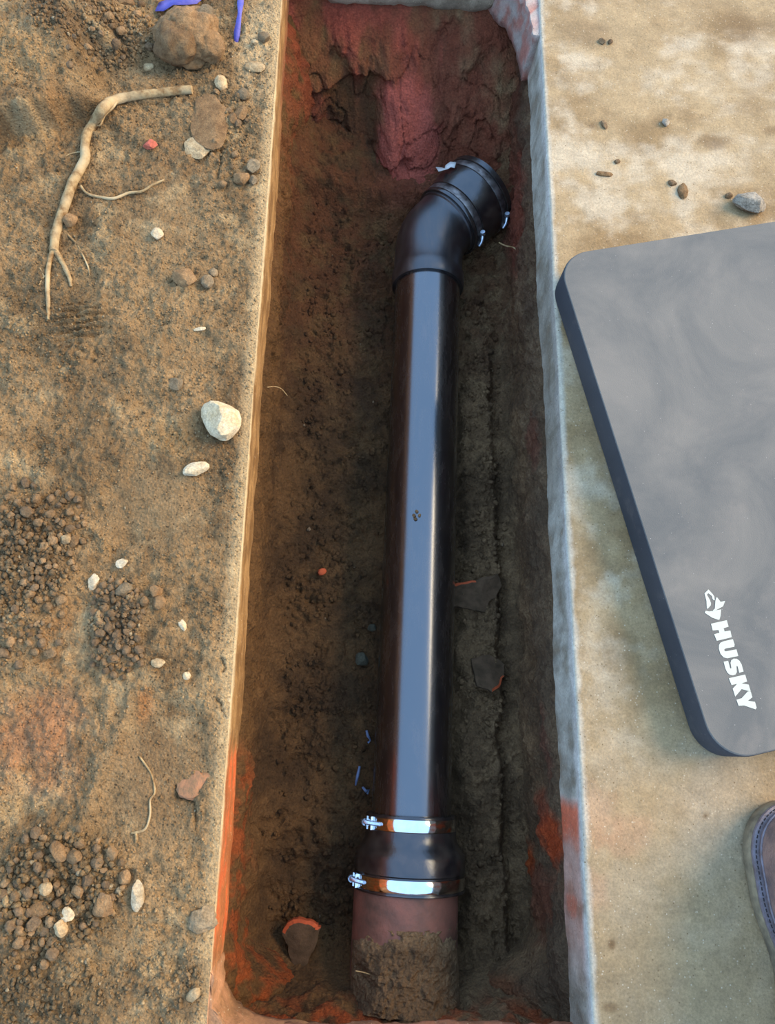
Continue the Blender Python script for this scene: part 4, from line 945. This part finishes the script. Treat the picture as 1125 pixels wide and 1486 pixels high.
shard('clay_shard', [(408, 1354), (416, 1340), (434, 1331), (456, 1338), (466, 1346), (458, 1372), (446, 1398), (434, 1432), (424, 1402), (416, 1375)], fz(435, 1375) + .022, .014, (.1, .12), 'pointed clay pipe shard with an orange rim left of the clay pipe', (0, 1, 2, 3))
shard('clay_shard', [(655, 848), (690, 843), (722, 832), (729, 848), (720, 866), (710, 872), (708, 888), (690, 884), (655, 878)], fz(705, 865) + .015, .012, (-.1, .25), 'flat brown clay shard poking out beside the black pipe', (0,))
shard('clay_shard', [(684, 955), (712, 948), (734, 962), (733, 980), (724, 998), (712, 1003), (690, 996)], fz(712, 975) + .015, .012, (-.25, -.35), 'clay shard with a bright orange broken corner right of the black pipe', (3, 4))
stone('clay_chip', 467, 830, 13, 9, 30, TERRA, 'tiny orange clay chip on the trench floor', 'chip', 5, zbase=fz(467, 830))
stone('grey_pebble', 525, 958, 20, 20, 0, DPEB, 'grey green pebble left of the black pipe', 'stone', 4, zbase=fz(525, 958))
stone('grey_pebble', 540, 912, 12, 12, 0, DPEB, 'smaller grey pebble above the grey green one', 'stone', 4, zbase=fz(540, 912))
for k, (px, py) in enumerate(((605, 742), (601, 748), (609, 748), (603, 753))):
    zz = ZP + R - .0005
    stone('dirt_speck', px, py, 5, 5, 40 * k, CLODD, 'tiny dark dirt speck on the pipe sheen midway along', 'dirt speck', 2, zbase=zz, sub=2, group='dirt specks on the pipe')
def ribbon(name, pts, width, mat, label, cat, z0=None, th=.0006):
    V = []; Fc = []; pts = [Vector(p) for p in pts]; n = len(pts)
    for i, p in enumerate(pts):
        t = (pts[min(i + 1, n - 1)] - pts[max(i - 1, 0)]).normalized(); s = t.cross(Vector((.2, .1, 1))).normalized() * width / 2 * (1 + .3 * math.sin(i * 2.1)); u = Vector((0, 0, th)) 
        V += [p - s, p + s, p + s + u, p - s + u]
    for i in range(n - 1):
        a = 4 * i
        for k in range(4): Fc.append((a + k, a + (k + 1) % 4, a + 4 + (k + 1) % 4, a + 4 + k))
    Fc += [(3, 2, 1, 0), (4 * n - 4, 4 * n - 3, 4 * n - 2, 4 * n - 1)]
    me = mesh_from(name, V, Fc); org = pts[n // 2]
    for v in me.vertices: v.co = v.co - org
    o = link(name, me, mat); o.location = org; return tag(o, label, cat)
def gp(px, py, dz=.002):
    g = P(px, py); return P(px, py, ground_z(g[0], g[1]) + dz)
ribbon('blue_strip', [gp(351, -14, .004), gp(349, 5, .005), gp(348, 20, .006), gp(346, 35, .005), gp(344, 48, .004), gp(343, 62, .002)], .008, BLUE, 'narrow blue plastic strip standing by the far left slab', 'plastic strip')
ribbon('blue_sheet', [gp(228, 10, .003), gp(240, 8, .006), gp(252, 2, .010), gp(265, 0, .012), gp(280, -3, .012), gp(296, -10, .01)], .022, BLUE, 'crumpled blue plastic sheet behind the big dirt lump', 'plastic sheet')
zc = ZP + .062
ribbon('white_scrap', [P(637, 243, zc - .012), P(641, 247, zc - .004), P(648, 243, zc), P(654, 239, zc + .003), P(661, 240, zc + .004)], .012, WPL, 'torn white plastic scrap on the upper rubber coupling', 'plastic scrap', th=.001)
for k, (a, lab) in enumerate((([(532, 1060), (534, 1068), (538, 1074), (534, 1078)], 'curled blue plastic shaving by the pipe, upper one'), ([(522, 1112), (519, 1126), (516, 1140)], 'thin blue plastic shaving above the lower coupling'), ([(526, 1142), (531, 1148), (536, 1146), (533, 1152)], 'short blue plastic shaving nearest the lower coupling'))):
    ribbon('plastic_shaving', [P(x_, y_, fz(x_, y_) + .004 + .003 * (i % 2)) for i, (x_, y_) in enumerate(a)], .0035, BITS, lab, 'shaving')
def hair(pts, r, label):
    pth = smooth_path(pts, 6); V, Fc = tube_np(pth, [r] * len(pth), 6); org = pth[0]
    o = link('rootlet', mesh_from('rootlet', [v - org for v in V], Fc), ROOT); o.location = org; tag(o, label, 'rootlet')
hair([P(388, 562, -.06), P(398, 561, -.07), P(408, 564, -.08), P(417, 574, -.10)], .0007, 'fine pale rootlet sticking out under the left slab edge')
hair([P(724, 352, -.19), P(735, 357, -.19), P(745, 359, -.19), P(757, 368, -.19)], .0013, 'thin grey rootlet below the upper coupling by the right wall')
hair([P(516, 1409, -.17), P(527, 1411, -.168), P(537, 1414, -.167)], .0008, 'short pale rootlet across the side of the clay pipe')
